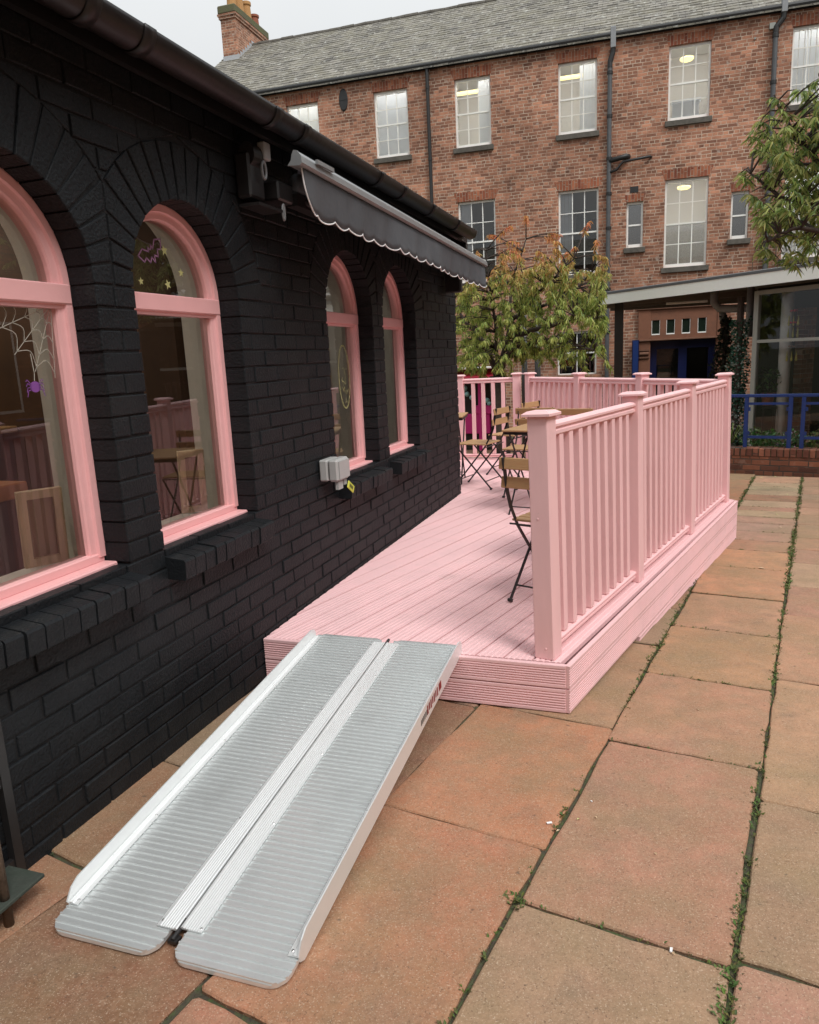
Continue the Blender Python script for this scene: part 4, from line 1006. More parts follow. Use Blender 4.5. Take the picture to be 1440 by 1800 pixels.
def rbar(mb, t0, t1, h0, h1): x = XR1+.0046; mb.face([RP(x, t0, h0), RP(x, t1, h0), RP(x, t1, h1), RP(x, t0, h1)])
for k_ in range(7): rbar(mb, 1.18+k_*.022, 1.194+k_*.022, .008+.006*(k_ % 2), .045)
rbar(mb, 1.34, 1.375, .012, .046)
mb.build('red_print', M['red'], rr, fix=False)
mb = MB()
for k_ in range(6): rbar(mb, 1.10+k_*.014, 1.108+k_*.014, .010, .034)
mb.build('dark_print', M['blacktxt'], rr, fix=False)

# ------------------------------------------------------------------ folding chairs and tables
def make_chair(label):
    t_ = thing('folding_chair', label, 'chair', (0, 0, 0), 0, 'wooden slatted folding chairs on the deck')
    for i in range(5):
        mb = MB(); y = -.135+i*.068; mb.box((-.185, y-.028, .435), (.185, y+.028, .448), bev=.003); mb.build('seat_slat', M['wood'], t_, local=True)
    for z, y in ((.755, -.262), (.655, -.243)):
        mb = MB(); Mx = Matrix.Translation((0, y, z)) @ Matrix.Rotation(radians(-9), 4, 'X'); mb.box((-.195, -.006, -.030), (.195, .006, .030), Mx, bev=.004); mb.build('back_slat', M['wood'], t_, local=True)
    def flat(mb, pts, wd, tk):
        for i in range(len(pts)-1):
            a, b_ = Vector(pts[i]), Vector(pts[i+1]); d = (b_-a).normalized(); s_ = Vector((1, 0, 0)); u = d.cross(s_)
            V = [p_+s_*tk*sx+u*wd*su for p_ in (a-d*.002, b_+d*.002) for sx, su in ((-.5, -.5), (.5, -.5), (.5, .5), (-.5, .5))]
            mb.mesh(V, [(0, 1, 2, 3), (7, 6, 5, 4), (0, 4, 5, 1), (1, 5, 6, 2), (2, 6, 7, 3), (3, 7, 4, 0)])
    for sx in (-1, 1):
        mb = MB(); x = sx*.165
        flat(mb, [(x, -.272, .785), (x, -.235, .60), (x, -.205, .52)], .022, .008); flat(mb, [(x, -.205, .52), (x, -.14, .41), (x, .20, .012)], .013, .010)
        mb.tube([(x-.012, .203, .010), (x+.012, .203, .010)], .010, 8); mb.build('leg', M['darkmetal'], t_, local=True)
        mb = MB(); x = sx*.178
        flat(mb, [(x, .165, .425), (x, -.205, .012)], .013, .010); mb.tube([(x-.012, -.207, .010), (x+.012, -.207, .010)], .010, 8); mb.build('leg', M['darkmetal'], t_, local=True)
    mb = MB()
    for (y, z, w_) in ((.165, .425, .185), (-.14, .41, .17), (-.15, .08, .178), (.13, .09, .165), (-.185, .425, .185)):
        mb = MB(); mb.tube([(-w_, y, z), (w_, y, z)], .005, 6); mb.build('crossbar', M['darkmetal'], t_, local=True)
    mb = MB()
    for sx in (-1, 1):
        for (z, y) in ((.768, -.273), (.742, -.268), (.668, -.254), (.642, -.249)): mb.lathe([(.004, 0), (.004, .003)], (0, 0, 0), 8); mb.v[-16:] = [(sx*.165+a, y-c_, z+b_) for a, b_, c_ in mb.v[-16:]]
    mb.build('bolt', M['steel'], t_, local=True)
    return t_
ch0 = make_chair('wooden slatted folding chair nearest the camera, half hidden behind the near pink post')
cpos = [(-.50, 3.84, -20, None),
        (-1.72, 7.18, 78, 'folding chair with its back turned right, standing closest to the corner of the black wall'),
        (-1.55, 7.95, 70, 'folding chair at the far left table, further back and to the right of another chair'),
        (-1.16, 6.75, 172, 'folding chair whose two pale back slats show just left of the near post cap'),
        (-.22, 5.14, 165, 'folding chair hidden behind the outer balusters and reflected in the second arched window'),
        (-.80, 6.55, 172, 'folding chair of which only the top back slat shows above the pink handrail')]
for i, (x, y, r_, lb) in enumerate(cpos):
    c = ch0 if i == 0 else copytree(ch0)
    c.location = (x, y, DZ+.002); c.rotation_euler = (0, 0, radians(r_))
    if lb: c['label'] = lb
def make_table(label):
    t_ = thing('bistro_table', label, 'table', (0, 0, 0), 0, 'small slatted tables on the deck')
    for i in range(6):
        mb = MB(); y = -.235+i*.094; mb.box((-.275, y-.043, .685), (.275, y+.043, .700), bev=.003); mb.build('top_slat', M['wood'], t_, local=True)
    mb = MB(); 
    for y in (-.25, .25): mb.box((-.27, y-.008, .660), (.27, y+.008, .684))
    for x in (-.265, .265): mb.box((x-.006, -.24, .660), (x+.006, .24, .684))
    mb.build('top_frame', M['darkmetal'], t_, local=True)
    for sx in (-1, 1):
        for sg in (-1, 1):
            mb = MB(); x = sx*(.24 if sg > 0 else .225); mb.tube([(x, sg*.24, .67), (x, -sg*.24, .0)], .008, 6); mb.build('leg', M['darkmetal'], t_, local=True)
    for q_, y_ in ((.24, -.20), (.225, .20)):
        mb = MB(); mb.tube([(-q_, y_, .06), (q_, y_, .06)], .005, 6); mb.build('crossbar', M['darkmetal'], t_, local=True)
    return t_
tb0 = make_table('slatted bistro table just behind the near post with a pale wood top'); tb0.location = (-.88, 6.05, DZ+.001); tb0.rotation_euler = (0, 0, radians(-12))
tb2 = copytree(tb0); tb2.location = (-.36, 4.52, DZ+.001); tb2.rotation_euler = (0, 0, radians(-15)); tb2['label'] = 'slatted bistro table hidden behind the near balusters and reflected in the second arched window'
tb1 = copytree(tb0); tb1.location = (-2.20, 7.45, DZ+.001); tb1.rotation_euler = (0, 0, radians(8)); tb1['label'] = 'slatted bistro table mostly hidden behind the corner of the black wall'

# dark stand with weathered board at the lower left
sd = thing('metal_rack', 'dark metal rack with a green stained board against the black wall, lower left', 'rack', (-1.75, 1.3, .05))
mb = MB()
mb.box((-1.80, 1.425, .06), (-1.775, 1.455, 1.0)); mb.box((-1.80, .6, .98), (-1.775, 1.425, 1.0)); mb.box((-1.80, .6, .06), (-1.777, .63, .98)); mb.box((-1.797, .63, .36), (-1.779, 1.425, .385)); mb.box((-1.797, .63, .10), (-1.779, 1.425, .125)); mb.box((-1.79, .63, .386), (-1.786, 1.424, .979))
mb.build('frame', M['darkmetal'], sd)
mb = MB(); mb.box((-1.775, .5, .115), (-1.64, 1.40, .128), bev=.003); mb.build('board', M['mossboard'], sd)
mb = MB(); mb.tube([(-1.665, 1.285, gz(1.3)), (-1.665, 1.285, .62)], .013, 10); mb.build('pole', M['rust'], sd, smooth=True); mb = MB(); mb.tube([(-1.665, .7, gz(.7)), (-1.665, .7, .62)], .013, 10); mb.build('pole', M['rust'], sd, smooth=True)

# ------------------------------------------------------------------ red brick building behind
BR_ = radians(2.3)
hb = thing('brick_building', 'three storey old red brick building with slate roof and white sash windows', 'building', (-.803, 19.984, 0), BR_)
UL, UR, ZB, ZE = -12.4, 9.0, -.75, 8.72
WIN = []   # (u0,u1,z0,z1,cols,rows,blind,extra)
for (u, k_) in ((-8.98, 'W1'), (-6.49, 'W2'), (-4.33, 'W3'), (-1.74, 'W4'), (.81, 'W5'), (3.42, 'W6'), (5.9, 'W7')):
    WIN.append((u, u+.92, 6.72, 8.34, k_))
for (u, k_) in ((-8.95, 'X1'), (-6.5, 'X2'), (-4.33, 'X3'), (-1.75, 'X4'), (.79, 'X5'), (3.42, 'X6'), (5.9, 'X7')):
    WIN.append((u, u+.98, 3.40, 5.43, k_))
WIN += [(-.10, .29, 3.94, 5.01, 's1'), (2.28, 2.67, 3.94, 5.01, 's2')]
WIN += [(-1.79, -.80, .90, 2.0, 'T'), (-7.5, -6.5, .4, 2.2, 'G1'), (-10.5, -9.4, .4, 2.2, 'G2'), (4.6, 5.6, .2, 2.2, 'G3')]
DOOR = (.52, 2.06, ZB, 1.66)
def facade(mb, y, holes):
    xs = sorted(set([UL, UR]+[h[0] for h in holes]+[h[1] for h in holes])); zs = sorted(set([ZB, ZE]+[h[2] for h in holes]+[h[3] for h in holes]))
    for i in range(len(xs)-1):
        for j in range(len(zs)-1):
            cx, cz = (xs[i]+xs[i+1])/2, (zs[j]+zs[j+1])/2
            if any(h[0] < cx < h[1] and h[2] < cz < h[3] for h in holes): continue
            mb.face([(xs[i], y, zs[j]), (xs[i+1], y, zs[j]), (xs[i+1], y, zs[j+1]), (xs[i], y, zs[j+1])])
mb = MB(); holes = [w_[:4] for w_ in WIN]+[DOOR]
facade(mb, 0, holes)
for (a, b_, c, d) in holes:
    q_ = .16
    mb.face([(a, 0, c), (a, q_, c), (a, q_, d), (a, 0, d)]); mb.face([(b_, 0, c), (b_, q_, c), (b_, q_, d), (b_, 0, d)]); mb.face([(a, 0, d), (b_, 0, d), (b_, q_, d), (a, q_, d)]); mb.face([(a, 0, c), (b_, 0, c), (b_, q_, c), (a, q_, c)])
mb.face([(UL, 0, ZB), (UL, 8.4, ZB), (UL, 8.4, ZE), (UL, 0, ZE)]); mb.face([(UR, 0, ZB), (UR, 8.4, ZB), (UR, 8.4, ZE), (UR, 0, ZE)]); mb.face([(UL, 8.4, ZB), (UR, 8.4, ZB), (UR, 8.4, ZE), (UL, 8.4, ZE)])
mb.face([(UL, 0, ZE), (UL, 8.4, ZE), (UL, 4.2, ZE+4.2*math.tan(radians(35)))]); mb.face([(UR, 0, ZE), (UR, 8.4, ZE), (UR, 4.2, ZE+4.2*math.tan(radians(35)))])
mb.build('wall', M['brick'], hb, local=True, fix=False)
# roof: overlapping slate courses
T35 = math.tan(radians(35)); mb = MB(); nr = 26; x0, x1 = UL-.12, UR+.1
for side_ in (0, 1):
    for i in range(nr):
        d0 = -.16+i*(4.2+.16)/nr; d1 = -.16+(i+1)*(4.2+.16)/nr
        z0 = ZE+.06+d0*T35+.018; z1 = ZE+.06+d1*T35
        f = (lambda d: d) if side_ == 0 else (lambda d: 8.4-d)
        nseg = 80 if side_ == 0 else 1
        for k_ in range(nseg):
            a, b_ = x0+(x1-x0)*k_/nseg, x0+(x1-x0)*(k_+1)/nseg; w1_, w2_ = jit(.006), jit(.006)
            mb.face([(a, f(d0), z0+w1_), (b_, f(d0), z0+w1_), (b_, f(d1), z1+w2_), (a, f(d1), z1+w2_)])
            if side_ == 0: mb.face([(a, f(d0), z0+w1_), (b_, f(d0), z0+w1_), (b_, f(d0)+.004, z0-.03), (a, f(d0)+.004, z0-.03)])
rf = mb.build('roof', M['slate'], hb, local=True, fix=False)
mb = MB()
for i in range(52):
    a = UL-.1+i*.415; mb.tube([(a, 4.2, ZE+.06+4.2*T35-.02+jit(.012)), (a+.405, 4.2, ZE+.06+4.2*T35-.02+jit(.012))], .085, 10)
rg = mb.build('ridge_tiles', M['sillstone'], rf, local=True)
mb = MB(); mb.tube([(UL-.1, -.10, ZE+.02), (UR, -.10, ZE+.02)], .062, 10); mb.box((UL, -.05, ZE-.06), (UR, -.001, ZE+.03))
for i in range(44): mb.box((UL+.3+i*.48, -.16, ZE-.05), (UL+.315+i*.48, -.04, ZE-.03))
mb.build('eaves_gutter', M['blackpipe'], hb, local=True)
# chimney
mb = MB(); mb.box((-12.38, 3.10, 10.4), (-11.88, 5.3, 12.12)); ch = mb.build('chimney', M['brick'], hb, local=True)
mb = MB(); mb.box((-12.42, 3.06, 12.121), (-11.84, 5.34, 12.20)); mb.box((-12.45, 3.03, 12.201), (-11.81, 5.37, 12.26)); mb.build('chimney_band', M['brick'], ch, local=True)
mb = MB(); mb.box((-12.44, 3.04, 12.261), (-11.82, 5.36, 12.50), bev=.03); mb.build('chimney_cap', M['capstone'], ch, local=True)
for i, (y, mt, h) in enumerate(((3.45, 'pot', .62), (3.95, 'pot', .62), (4.45, 'pot', .6), (4.98, 'potred', .42))):
    mb = MB(); mb.lathe([(.17, 12.49), (.15, 12.55), (.13, 12.5+h*.8), (.16, 12.5+h*.85), (.16, 12.5+h), (.12, 12.5+h)], (-12.13, y, 0), 14); mb.build('chimney_pot', M[mt], ch, local=True)
mb = MB()
for i in range(7):
    y = 3.10+i*.17; z = ZE+.06+y*T35; mb.box((-11.879, y, z-.02), (-11.872, y+.165, z+.17))
mb.box((-12.39, 3.085, ZE+.06+3.1*T35-.02), (-11.87, 3.098, ZE+.06+3.1*T35+.13)); mb.build('lead_flashing', M['lead'], ch, local=True)

def vblinds(mb, u0, u1, z0, z1, y, n_):
    for i in range(n_):
        a = u0+(u1-u0)*i/n_; wv2 = (u1-u0)/n_; mb.face([(a, y, z0), (a+wv2*.92, y+.03, z0), (a+wv2*.92, y+.03, z1), (a, y, z1)])
for (u0, u1, z0, z1, k_) in WIN:
    small = k_[0] == 's'; W_ = u1-u0
    fy = .075; mb = MB(); fw = .045
    mb.box((u0+.002, fy, z0+.002), (u0+fw, fy+.05, z1-.002)); mb.box((u1-fw, fy, z0+.002), (u1-.002, fy+.05, z1-.002)); mb.box((u0+fw, fy, z1-fw-.01), (u1-fw, fy+.05, z1-.002)); mb.box((u0+fw, fy-.012, z0+.002), (u1-fw, fy+.05, z0+(.085 if k_[0] != 'T' else .03)))
    zm = (z0+z1)/2; g = .013
    a, b_ = u0+fw, u1-fw; zlo, zhi = z0+.085, z1-fw-.01
    if k_ == 'T': zlo = z0+.03
    mb.box((a, fy-.008, zm-.02), (b_, fy+.045, zm+.018))
    if not small:
        nc, nrw = (3, 4) if k_[0] in 'WX' else (2, 2); g = .018
        for i in range(1, nc): x = a+(b_-a)*i/nc; mb.box((x-g/2-.002, fy+.012, zlo), (x+g/2+.002, fy+.037, zm-.021)); mb.box((x-g/2-.002, fy+.004, zm+.019), (x+g/2+.002, fy+.03, zhi))
        if nrw == 4:
            for (q0, q1, yo) in ((zlo, zm, .013), (zm, zhi, .005)):
                zc_ = (q0+q1)/2; mb.box((a, fy+yo, zc_-g/2), (b_, fy+yo+.022, zc_+g/2))
    wf = mb.build('sash_window', M['white'], hb, local=True)
    mb = MB(); mb.face([(a, fy+.032, zlo-.01), (b_, fy+.032, zlo-.01), (b_, fy+.032, zhi+.01), (a, fy+.032, zhi+.01)])
    mb.build('pane', M['frost'] if small else M['pane'], wf, local=True, fix=False)
    if z0 > 0.8 and k_ != 'T' or k_[0] == 'G':
        e_ = .13 if not small else .07
        mb = MB(); mb.box((u0-.06, -.07, z0-.125), (u1+.06, .15, z0-.002), bev=.008); mb.build('sill', M['sillstone'], wf, local=True)
    mb = MB(); lh = .22 if not small else .17; e_ = .10 if not small else .05
    V = [(u0-.01, -.004, z1), (u1+.01, -.004, z1), (u1+e_, -.004, z1+lh), (u0-e_, -.004, z1+lh)]; V += [(x, .02, z) for x, y, z in V]
    mb.mesh(V, [(0, 1, 2, 3), (0, 4, 5, 1), (2, 6, 7, 3), (1, 5, 6, 2), (0, 3, 7, 4)])
    if k_[0] != 'T': mb.build('brick_arch', M['lintel'], wf, local=True)
    # room behind
    dp = 1.9 if not small else .5; ex = .35 if not small else .05
    mb = MB(); X0, X1, Z0, Z1 = u0-ex, u1+ex, z0-.25, z1+(.40 if k_[0] in 'WX' else .12); Y0 = .165
    mb.face([(X0, Y0+dp, Z0), (X1, Y0+dp, Z0), (X1, Y0+dp, Z1), (X0, Y0+dp, Z1)]); mb.face([(X0, Y0, Z0), (X0, Y0+dp, Z0), (X0, Y0+dp, Z1), (X0, Y0, Z1)]); mb.face([(X1, Y0, Z0), (X1, Y0+dp, Z0), (X1, Y0+dp, Z1), (X1, Y0, Z1)])
    mb.face([(X0, Y0, Z1), (X1, Y0, Z1), (X1, Y0+dp, Z1), (X0, Y0+dp, Z1)]); mb.face([(X0, Y0, Z0), (X1, Y0, Z0), (X1, Y0+dp, Z0), (X0, Y0+dp, Z0)])
    mb.build('room', M['dark'] if k_[0] in 'TG' or small else M['roomw'], wf, local=True, fix=False)
    # blinds
    mb = MB()
    if k_ in ('W1', 'W2'): vblinds(mb, a, b_, zlo, zhi, fy+.09, 9)
    elif k_ == 'W3': vblinds(mb, a+(b_-a)*.64, b_, zlo, zhi, fy+.09, 4)
    elif k_ == 'W4': vblinds(mb, a+(b_-a)*.55, b_, zlo, zhi, fy+.09, 5)
    elif k_ in ('W6', 'W7', 'X6'): vblinds(mb, a, b_, zlo, zhi, fy+.09, 7)
    elif k_ in ('X3', 'X4'): vblinds(mb, a, a+(b_-a)*.34, zlo, zhi, fy+.09, 3)
    elif k_ in ('X1', 'X2', 'X7'): vblinds(mb, a, b_, zlo, zhi, fy+.09, 8)
    if mb.f: mb.build('blind', M['blind'], wf, local=True, fix=False)
    if k_[0] in 'WX' and k_ not in ('X3', 'X4'):
        mb = MB(); mb.box((u0-.1, .30, Z1-.03), (u1+.1, .62, Z1-.01)); mb.build('added_fill_panel', M['fillglow'], wf, local=True)  # unseen glowing panel added above the window head to brighten blinds and room
    if k_ in ('W5', 'X5'):
        mb = MB(); mb.lathe([(.13, z1-.10), (.16, z1-.07), (.16, z1-.045)], ((u0+u1)/2-.02, .8, 0), 18); mb.build('ceiling_lamp', M['lampy'], wf, local=True)
    if k_ in ('W1', 'W3', 'W4'):
        mb = MB(); mb.box((u0-.1 if k_ != 'W1' else u0+.3, .60, z1-.16), (u0+(.55 if k_ != 'W1' else 1.0), .72, z1-.10)); mb.build('ceiling_lamp', M['lampy'], wf, local=True)
    if k_ == 'W5':
        mb = MB(); mb.box((u0+.12, .42, z0+.1), (u1-.2, .60, z0+.5)); mb.box((u0+.10, .40, z0+.5), (u1-.16, .62, z0+.56)); mb.build('office_machine', M['blind'], wf, local=True)
    if k_ in ('X3', 'X4'):
        mb = MB(); mb.box((u0+.34, .5, z0+.0), (u1+.3, .56, z0+1.1), bev=.02); mb.tube([(u0+.52, .5, z0+1.05), (u0+.50, .5, z0+1.62)], [.13, .07], 8); mb.tube([(u0+.80, .52, z0+1.0), (u0+.84, .5, z0+1.38)], [.12, .06], 8); mb.build('dark_silhouette', M['dark'], wf, local=True)
    if k_ == 'X5':
        mb = MB(); mb.face([(a, fy+.040, zlo), (b_, fy+.040, zlo), (b_, fy+.040, zm-.02), (a, fy+.040, zm-.02)]); mb.build('frosted_film', M['frost'], wf, local=True, fix=False)
    if k_ == 'T':
        mb = MB(); mb.box((a+.01, fy+.045, .98), (a+.43, fy+.052, 1.68)); po = mb.build('shop_poster', M['blacktxt'], wf, local=True)
        mb = MB(); mb.box((a+.50, fy+.045, .98), (a+.72, fy+.052, 1.95)); mb.build('blue_panel', M['bluedk'], wf, local=True)
        fc = bpy.data.curves.new('toys', 'FONT'); fc.body = 'TOYS'; fc.size = .165; fc.extrude = .0008; fc.align_x = 'CENTER'
        tob = bpy.data.objects.new('toys_lettering', fc); COL.objects.link(tob); tob.parent = po; tob.location = (a+.22, fy+.036, 1.375); tob.rotation_euler = (pi/2, 0, 0); tob.scale = (.82, 1, 1)
        bpy.context.view_layer.update(); me_ = bpy.data.meshes.new_from_object(tob); me_.materials.clear(); me_.materials.append(M['white'])
        tm = bpy.data.objects.new('toys_lettering', me_); COL.objects.link(tm); tm.parent = po; tm.matrix_basis = tob.matrix_basis.copy(); bpy.data.objects.remove(tob)
        mb = MB()
        for (z, w2, h2) in ((1.53, .34, .012), (1.345, .36, .006), (1.30, .30, .018), (1.10, .34, .008)): mb.box((a+.22-w2/2, fy+.038, z), (a+.22+w2/2, fy+.042, z+h2))
        mb.build('poster_lines', M['white'], po, local=True)
        mb = MB(); mb.box((a+.05, fy+.038, 1.135), (a+.39, fy+.042, 1.27)); mb.box((a+.05, fy+.038, 1.56), (a+.39, fy+.042, 1.65)); mb.build('poster_red_print', M['red'], po, local=True)
# oval wall plate, vents
mb = MB(); mb.lathe([(.115, 0), (.125, .01), (.11, .025)], (0, 0, 0), 24); mb.v = [(-7.32+x, -z-.001, 8.27+y*2.2) for x, y, z in mb.v]
mb.box((-7.435, -.034, 8.26), (-7.205, -.024, 8.28)); mb.build('oval_wall_plate', M['blackpipe'], hb, local=True)
mb = MB(); mb.box((-.02, -.012, 5.22), (.17, -.001, 5.36)); mb.build('air_vent', M['blackpipe'], hb, local=True)
mb = MB(); mb.box((2.62, -.03, 8.20), (2.66, -.001, 8.24)); mb.box((2.92, -.10, 8.34), (3.04, -.001, 8.46)); mb.build('alarm_box', M['frame'], hb, local=True)
# drainpipes
def dpipe(pts, r, joints, mt, name='drainpipe'):
    mb = MB(); mb.tube(pts, r, 10); ob = mb.build(name, mt, hb, local=True, smooth=False)
    for x, z in joints:
        mb = MB(); mb.lathe([(r*1.25, z), (r*1.25, z+.07)], (x, pts[0][1], 0), 12); mb.build('pipe_collar', M['blackpipe'], ob, local=True)
    return ob
dpipe([(-5.0, -.09, 8.75), (-5.0, -.09, .0)], .045, [(-5.0, z) for z in (8.2, 6.5, 4.8, 3.1, 1.4)], M['blackpipe'])
p2 = dpipe([(-.52, -.09, 8.05), (-.54, -.09, -.4)], .055, [(-.52, z) for z in (7.9, 6.95, 6.0, 5.2, 4.4, 2.95, 1.9)], M['pipe'])
mb = MB(); mb.box((-.51, -.17, 8.45), (-.39, -.04, 8.90), bev=.01); mb.build('hopper', M['pipelt'], p2, local=True)
mb = MB(); mb.tube([(-.45, -.10, 8.46), (-.46, -.09, 8.36), (-.52, -.09, 8.16), (-.52, -.09, 8.04)], .062, 10); mb.build('swan_neck', M['blackpipe'], p2, local=True)
mb = MB(); mb.tube([(-.52, -.10, 5.98), (-.12, -.12, 6.04), (-.08, -.04, 6.05), (-.07, .05, 6.05)], .06, 10); mb.tube([(-.50, -.11, 5.72), (-.35, -.11, 5.76), (-.2, -.11, 5.93), (.42, -.10, 5.98), (.46, .02, 5.98)], .032, 8); mb.build('branch_pipe', M['blackpipe'], p2, local=True, smooth=True)
p3 = dpipe([(3.05, -.09, 8.25), (3.07, -.09, 2.5)], .055, [(3.05, z) for z in (8.15, 7.2, 6.0, 4.8, 4.0)], M['pipe'])
mb = MB(); mb.box((3.14, -.17, 8.62), (3.26, -.04, 9.1), bev=.01); mb.build('hopper', M['pipelt'], p3, local=True)
mb = MB(); mb.tube([(3.20, -.10, 8.63), (3.19, -.09, 8.52), (3.06, -.09, 8.36), (3.05, -.09, 8.24)], .062, 10); mb.build('swan_neck', M['blackpipe'], p3, local=True)
mb = MB(); mb.tube([(2.95, -.05, 3.95), (2.9, -.05, 3.7), (2.8, -.05, 3.45), (2.8, -.05, 2.6)], .012, 6); mb.tube([(3.30, -.05, 5.3), (3.3, -.05, 2.6)], .016, 6); mb.build('cable', M['rust'], p3, local=True)
# sandstone doorway
dy = -.10
mb = MB()
mb.box((.22, dy, ZB), (.519, -.002, 2.62), bev=.01); mb.box((2.061, dy, ZB), (2.36, -.002, 2.30), bev=.01)
# lintel panel with four openings
zs0, zs1 = 1.70, 2.42; ops = [(.54, .74), (.89, 1.09), (1.25, 1.45), (1.62, 1.82)]; w0, w1_ = 1.80, 2.16
cur = .52
for a, b_ in ops:
    mb.box((cur, dy+.02, w0), (a, -.002, w1_)); cur = b_
mb.box((cur, dy+.02, w0), (2.06, -.002, w1_)); mb.box((.52, dy+.02, w1_+.0005), (2.06, -.002, zs1)); mb.box((.52, dy+.02, zs0), (2.06, -.002, w0-.0005))
pr_ = mb.build('sandstone_doorway', M['sand'], hb, local=True)
mb = MB(); mb.box((.18, dy-.05, 1.655), (2.42, -.003, 1.698), bev=.01); mb.box((.18, dy-.04, 2.421), (2.20, -.003, 2.47), bev=.01)
for x in (.24, 2.08):
    mb.box((x, dy-.035, 1.42), (x+.26, dy-.001, 1.46)); mb.tube([(x+.02, dy-.02, 1.35), (x+.24, dy-.02, 1.35)], .045, 10); mb.box((x, dy-.035, 1.24), (x+.26, dy-.001, 1.28))
mb.build('moulding', M['sanddark'], pr_, local=True)
for a, b_ in ops:
    mb = MB(); mb.box((a+.004, dy+.05, w0+.002), (b_-.004, dy+.056, w1_-.002)); mb.build('leaded_light', M['leaded'], pr_, local=True)
    mb = MB(); mb.box((a+.002, dy+.02, w0+.001), (b_-.002, dy+.049, w0+.03)); mb.box((a+.001, dy+.03, w0+.03), (a+.012, dy+.049, w1_)); mb.box((b_-.012, dy+.03, w0+.03), (b_-.001, dy+.049, w1_)); mb.build('white_rim', M['white'], pr_, local=True)
mb = MB(); mb.box((.52, .10, ZB), (.68, .15, 1.65)); mb.box((1.20, .10, ZB), (1.40, .15, 1.65)); mb.box((1.90, .10, ZB), (2.06, .15, 1.65)); mb.box((.68, .10, 1.45), (1.90, .15, 1.65)); mb.box((.68, .10, ZB), (1.90, .15, .3)); dr = mb.build('door', M['bluedk'], hb, local=True)
mb = MB(); mb.face([(.68, .13, .3), (1.90, .13, .3), (1.90, .13, 1.45), (.68, .13, 1.45)]); mb.build('door_glass', M['pane'], dr, local=True, fix=False)
mb = MB(); mb.box((.45, .22, ZB), (2.1, .3, 1.7)); mb.build('dark_hall', M['dark'], dr, local=True)
# noticeboard post in blue beside the door
nb_ = thing('blue_board', 'tall narrow blue board on the brick wall left of the sandstone doorway', 'board', (-.72, 19.85, -.5), BR_)
mb = MB(); Mx = Matrix.Translation((-.72, 19.80, 0)) @ Matrix.Rotation(BR_, 4, 'Z'); mb.box((.02, 0, -.4), (.15, .03, 1.68), Mx, bev=.004); mb.build('panel', M['blue'], nb_)
mb = MB(); mb.box((.0, .031, -.4), (.17, .05, 1.70), Mx); mb.build('backing', M['bluedk'], nb_)

# ------------------------------------------------------------------ canopy
cn = thing('canopy', 'flat canopy with a long white fascia in front of the sandstone doorway', 'canopy', (-1.25, 14.4, gz(14)))
F0, F1 = Vector((-1.22, 14.42)), Vector((3.9, 9.62)); fd = (F1-F0).normalized(); fn = Vector((fd.y, -fd.x))
mb = MB(); mb.sweep([(-.001, 2.305), (.022, 2.305), (.022, 2.475), (-.001, 2.475)], (*F0, 0), (*F1, 0), (fn.x, fn.y, 0)); fa = mb.build('fascia', M['fascia'], cn)
mb = MB()
for k_ in range(1, 5):
    p_ = F0+fd*(k_*1.45); mb.box((-.0015, .0225, 2.31), (.0015, .0232, 2.47), Matrix.Translation((p_.x, p_.y, 0)) @ Matrix.Rotation(atan2(-fd.x, fd.y)+pi/2*0, 4, 'Z'))
mb.sweep([(-.03, 2.476), (.034, 2.476), (.034, 2.512), (-.03, 2.53)], (*(F0-fd*.02), 0), (*F1, 0), (fn.x, fn.y, 0)); mb.build('roof_trim', M['canopygrey'], cn)
mb = MB(); P = [(F0.x+.01, F0.y+.01), (F1.x, F1.y+.02), (5.4, 9.7), (5.4, 18.2), (-1.25, 18.2)]
V = [(x, y, 2.43) for x, y in P]+[(x, y, 2.50) for x, y in P]; k5 = len(P)
mb.mesh(V, [tuple(range(k5)), tuple(range(2*k5-1, k5-1, -1))]+[(i, (i+1) % k5, k5+(i+1) % k5, k5+i) for i in range(k5)]); so_ = mb.build('roof_deck', M['soffit'], cn)
mb = MB()
for yy in (15.0, 16.1, 17.3): mb.box((-1.1, yy, 2.33), (5.2, yy+.09, 2.429))
mb.build('beam', M['soffit'], cn)
mb = MB(); mb.tube([(.05, 14.6, 2.27), (.75, 14.6, 2.27)], .022, 8); mb.build('tube_light', M['white'], cn)
def post(x, y, r, z1, mt, sq=False):
    mb = MB(); z0 = gz(y)-.02
    if sq: mb.box((x-r, y-r, z0), (x+r, y+r, z1))
    else: mb.tube([(x, y, z0), (x, y, z1)], r, 14)
    return mb
post(-.755, 14.10+.25, .075, 2.43, None, True).build('post', M['darkmetal'], cn)
post(4.2, 11.0, .07, 2.43, None, True).build('post', M['darkmetal'], cn)
def dpt(name, lab, cat, pts, r, mt, grp=None):
    mb = MB(); mb.tube(pts, r, 14, cap=True); return tag(mb.build(name, mt, smooth=True), lab, cat, grp)
dpt('duct_pipe', 'fat grey bent duct pipe under the white canopy above the dark ivy', 'pipe', [(.82, 13.9, 2.42), (.82, 13.9, 2.2), (.90, 13.88, 2.10), (1.05, 13.8, 2.08), (1.38, 13.5, 2.06)], .065, M['pipelt'])
dpt('duct_pipe', 'lower grey elbow pipe behind the ivy under the canopy', 'pipe', [(.98, 14.2, 2.05), (.98, 14.2, 1.95), (1.05, 14.15, 1.86), (1.2, 14.05, 1.84), (1.5, 13.9, 1.84)], .06, M['pipelt'])
dpt('duct_pipe', 'grey vertical pipe beside the glazed front at the ivy', 'pipe', [(1.30, 13.1, 2.42), (1.30, 13.1, 1.6)], .055, M['pipelt'])

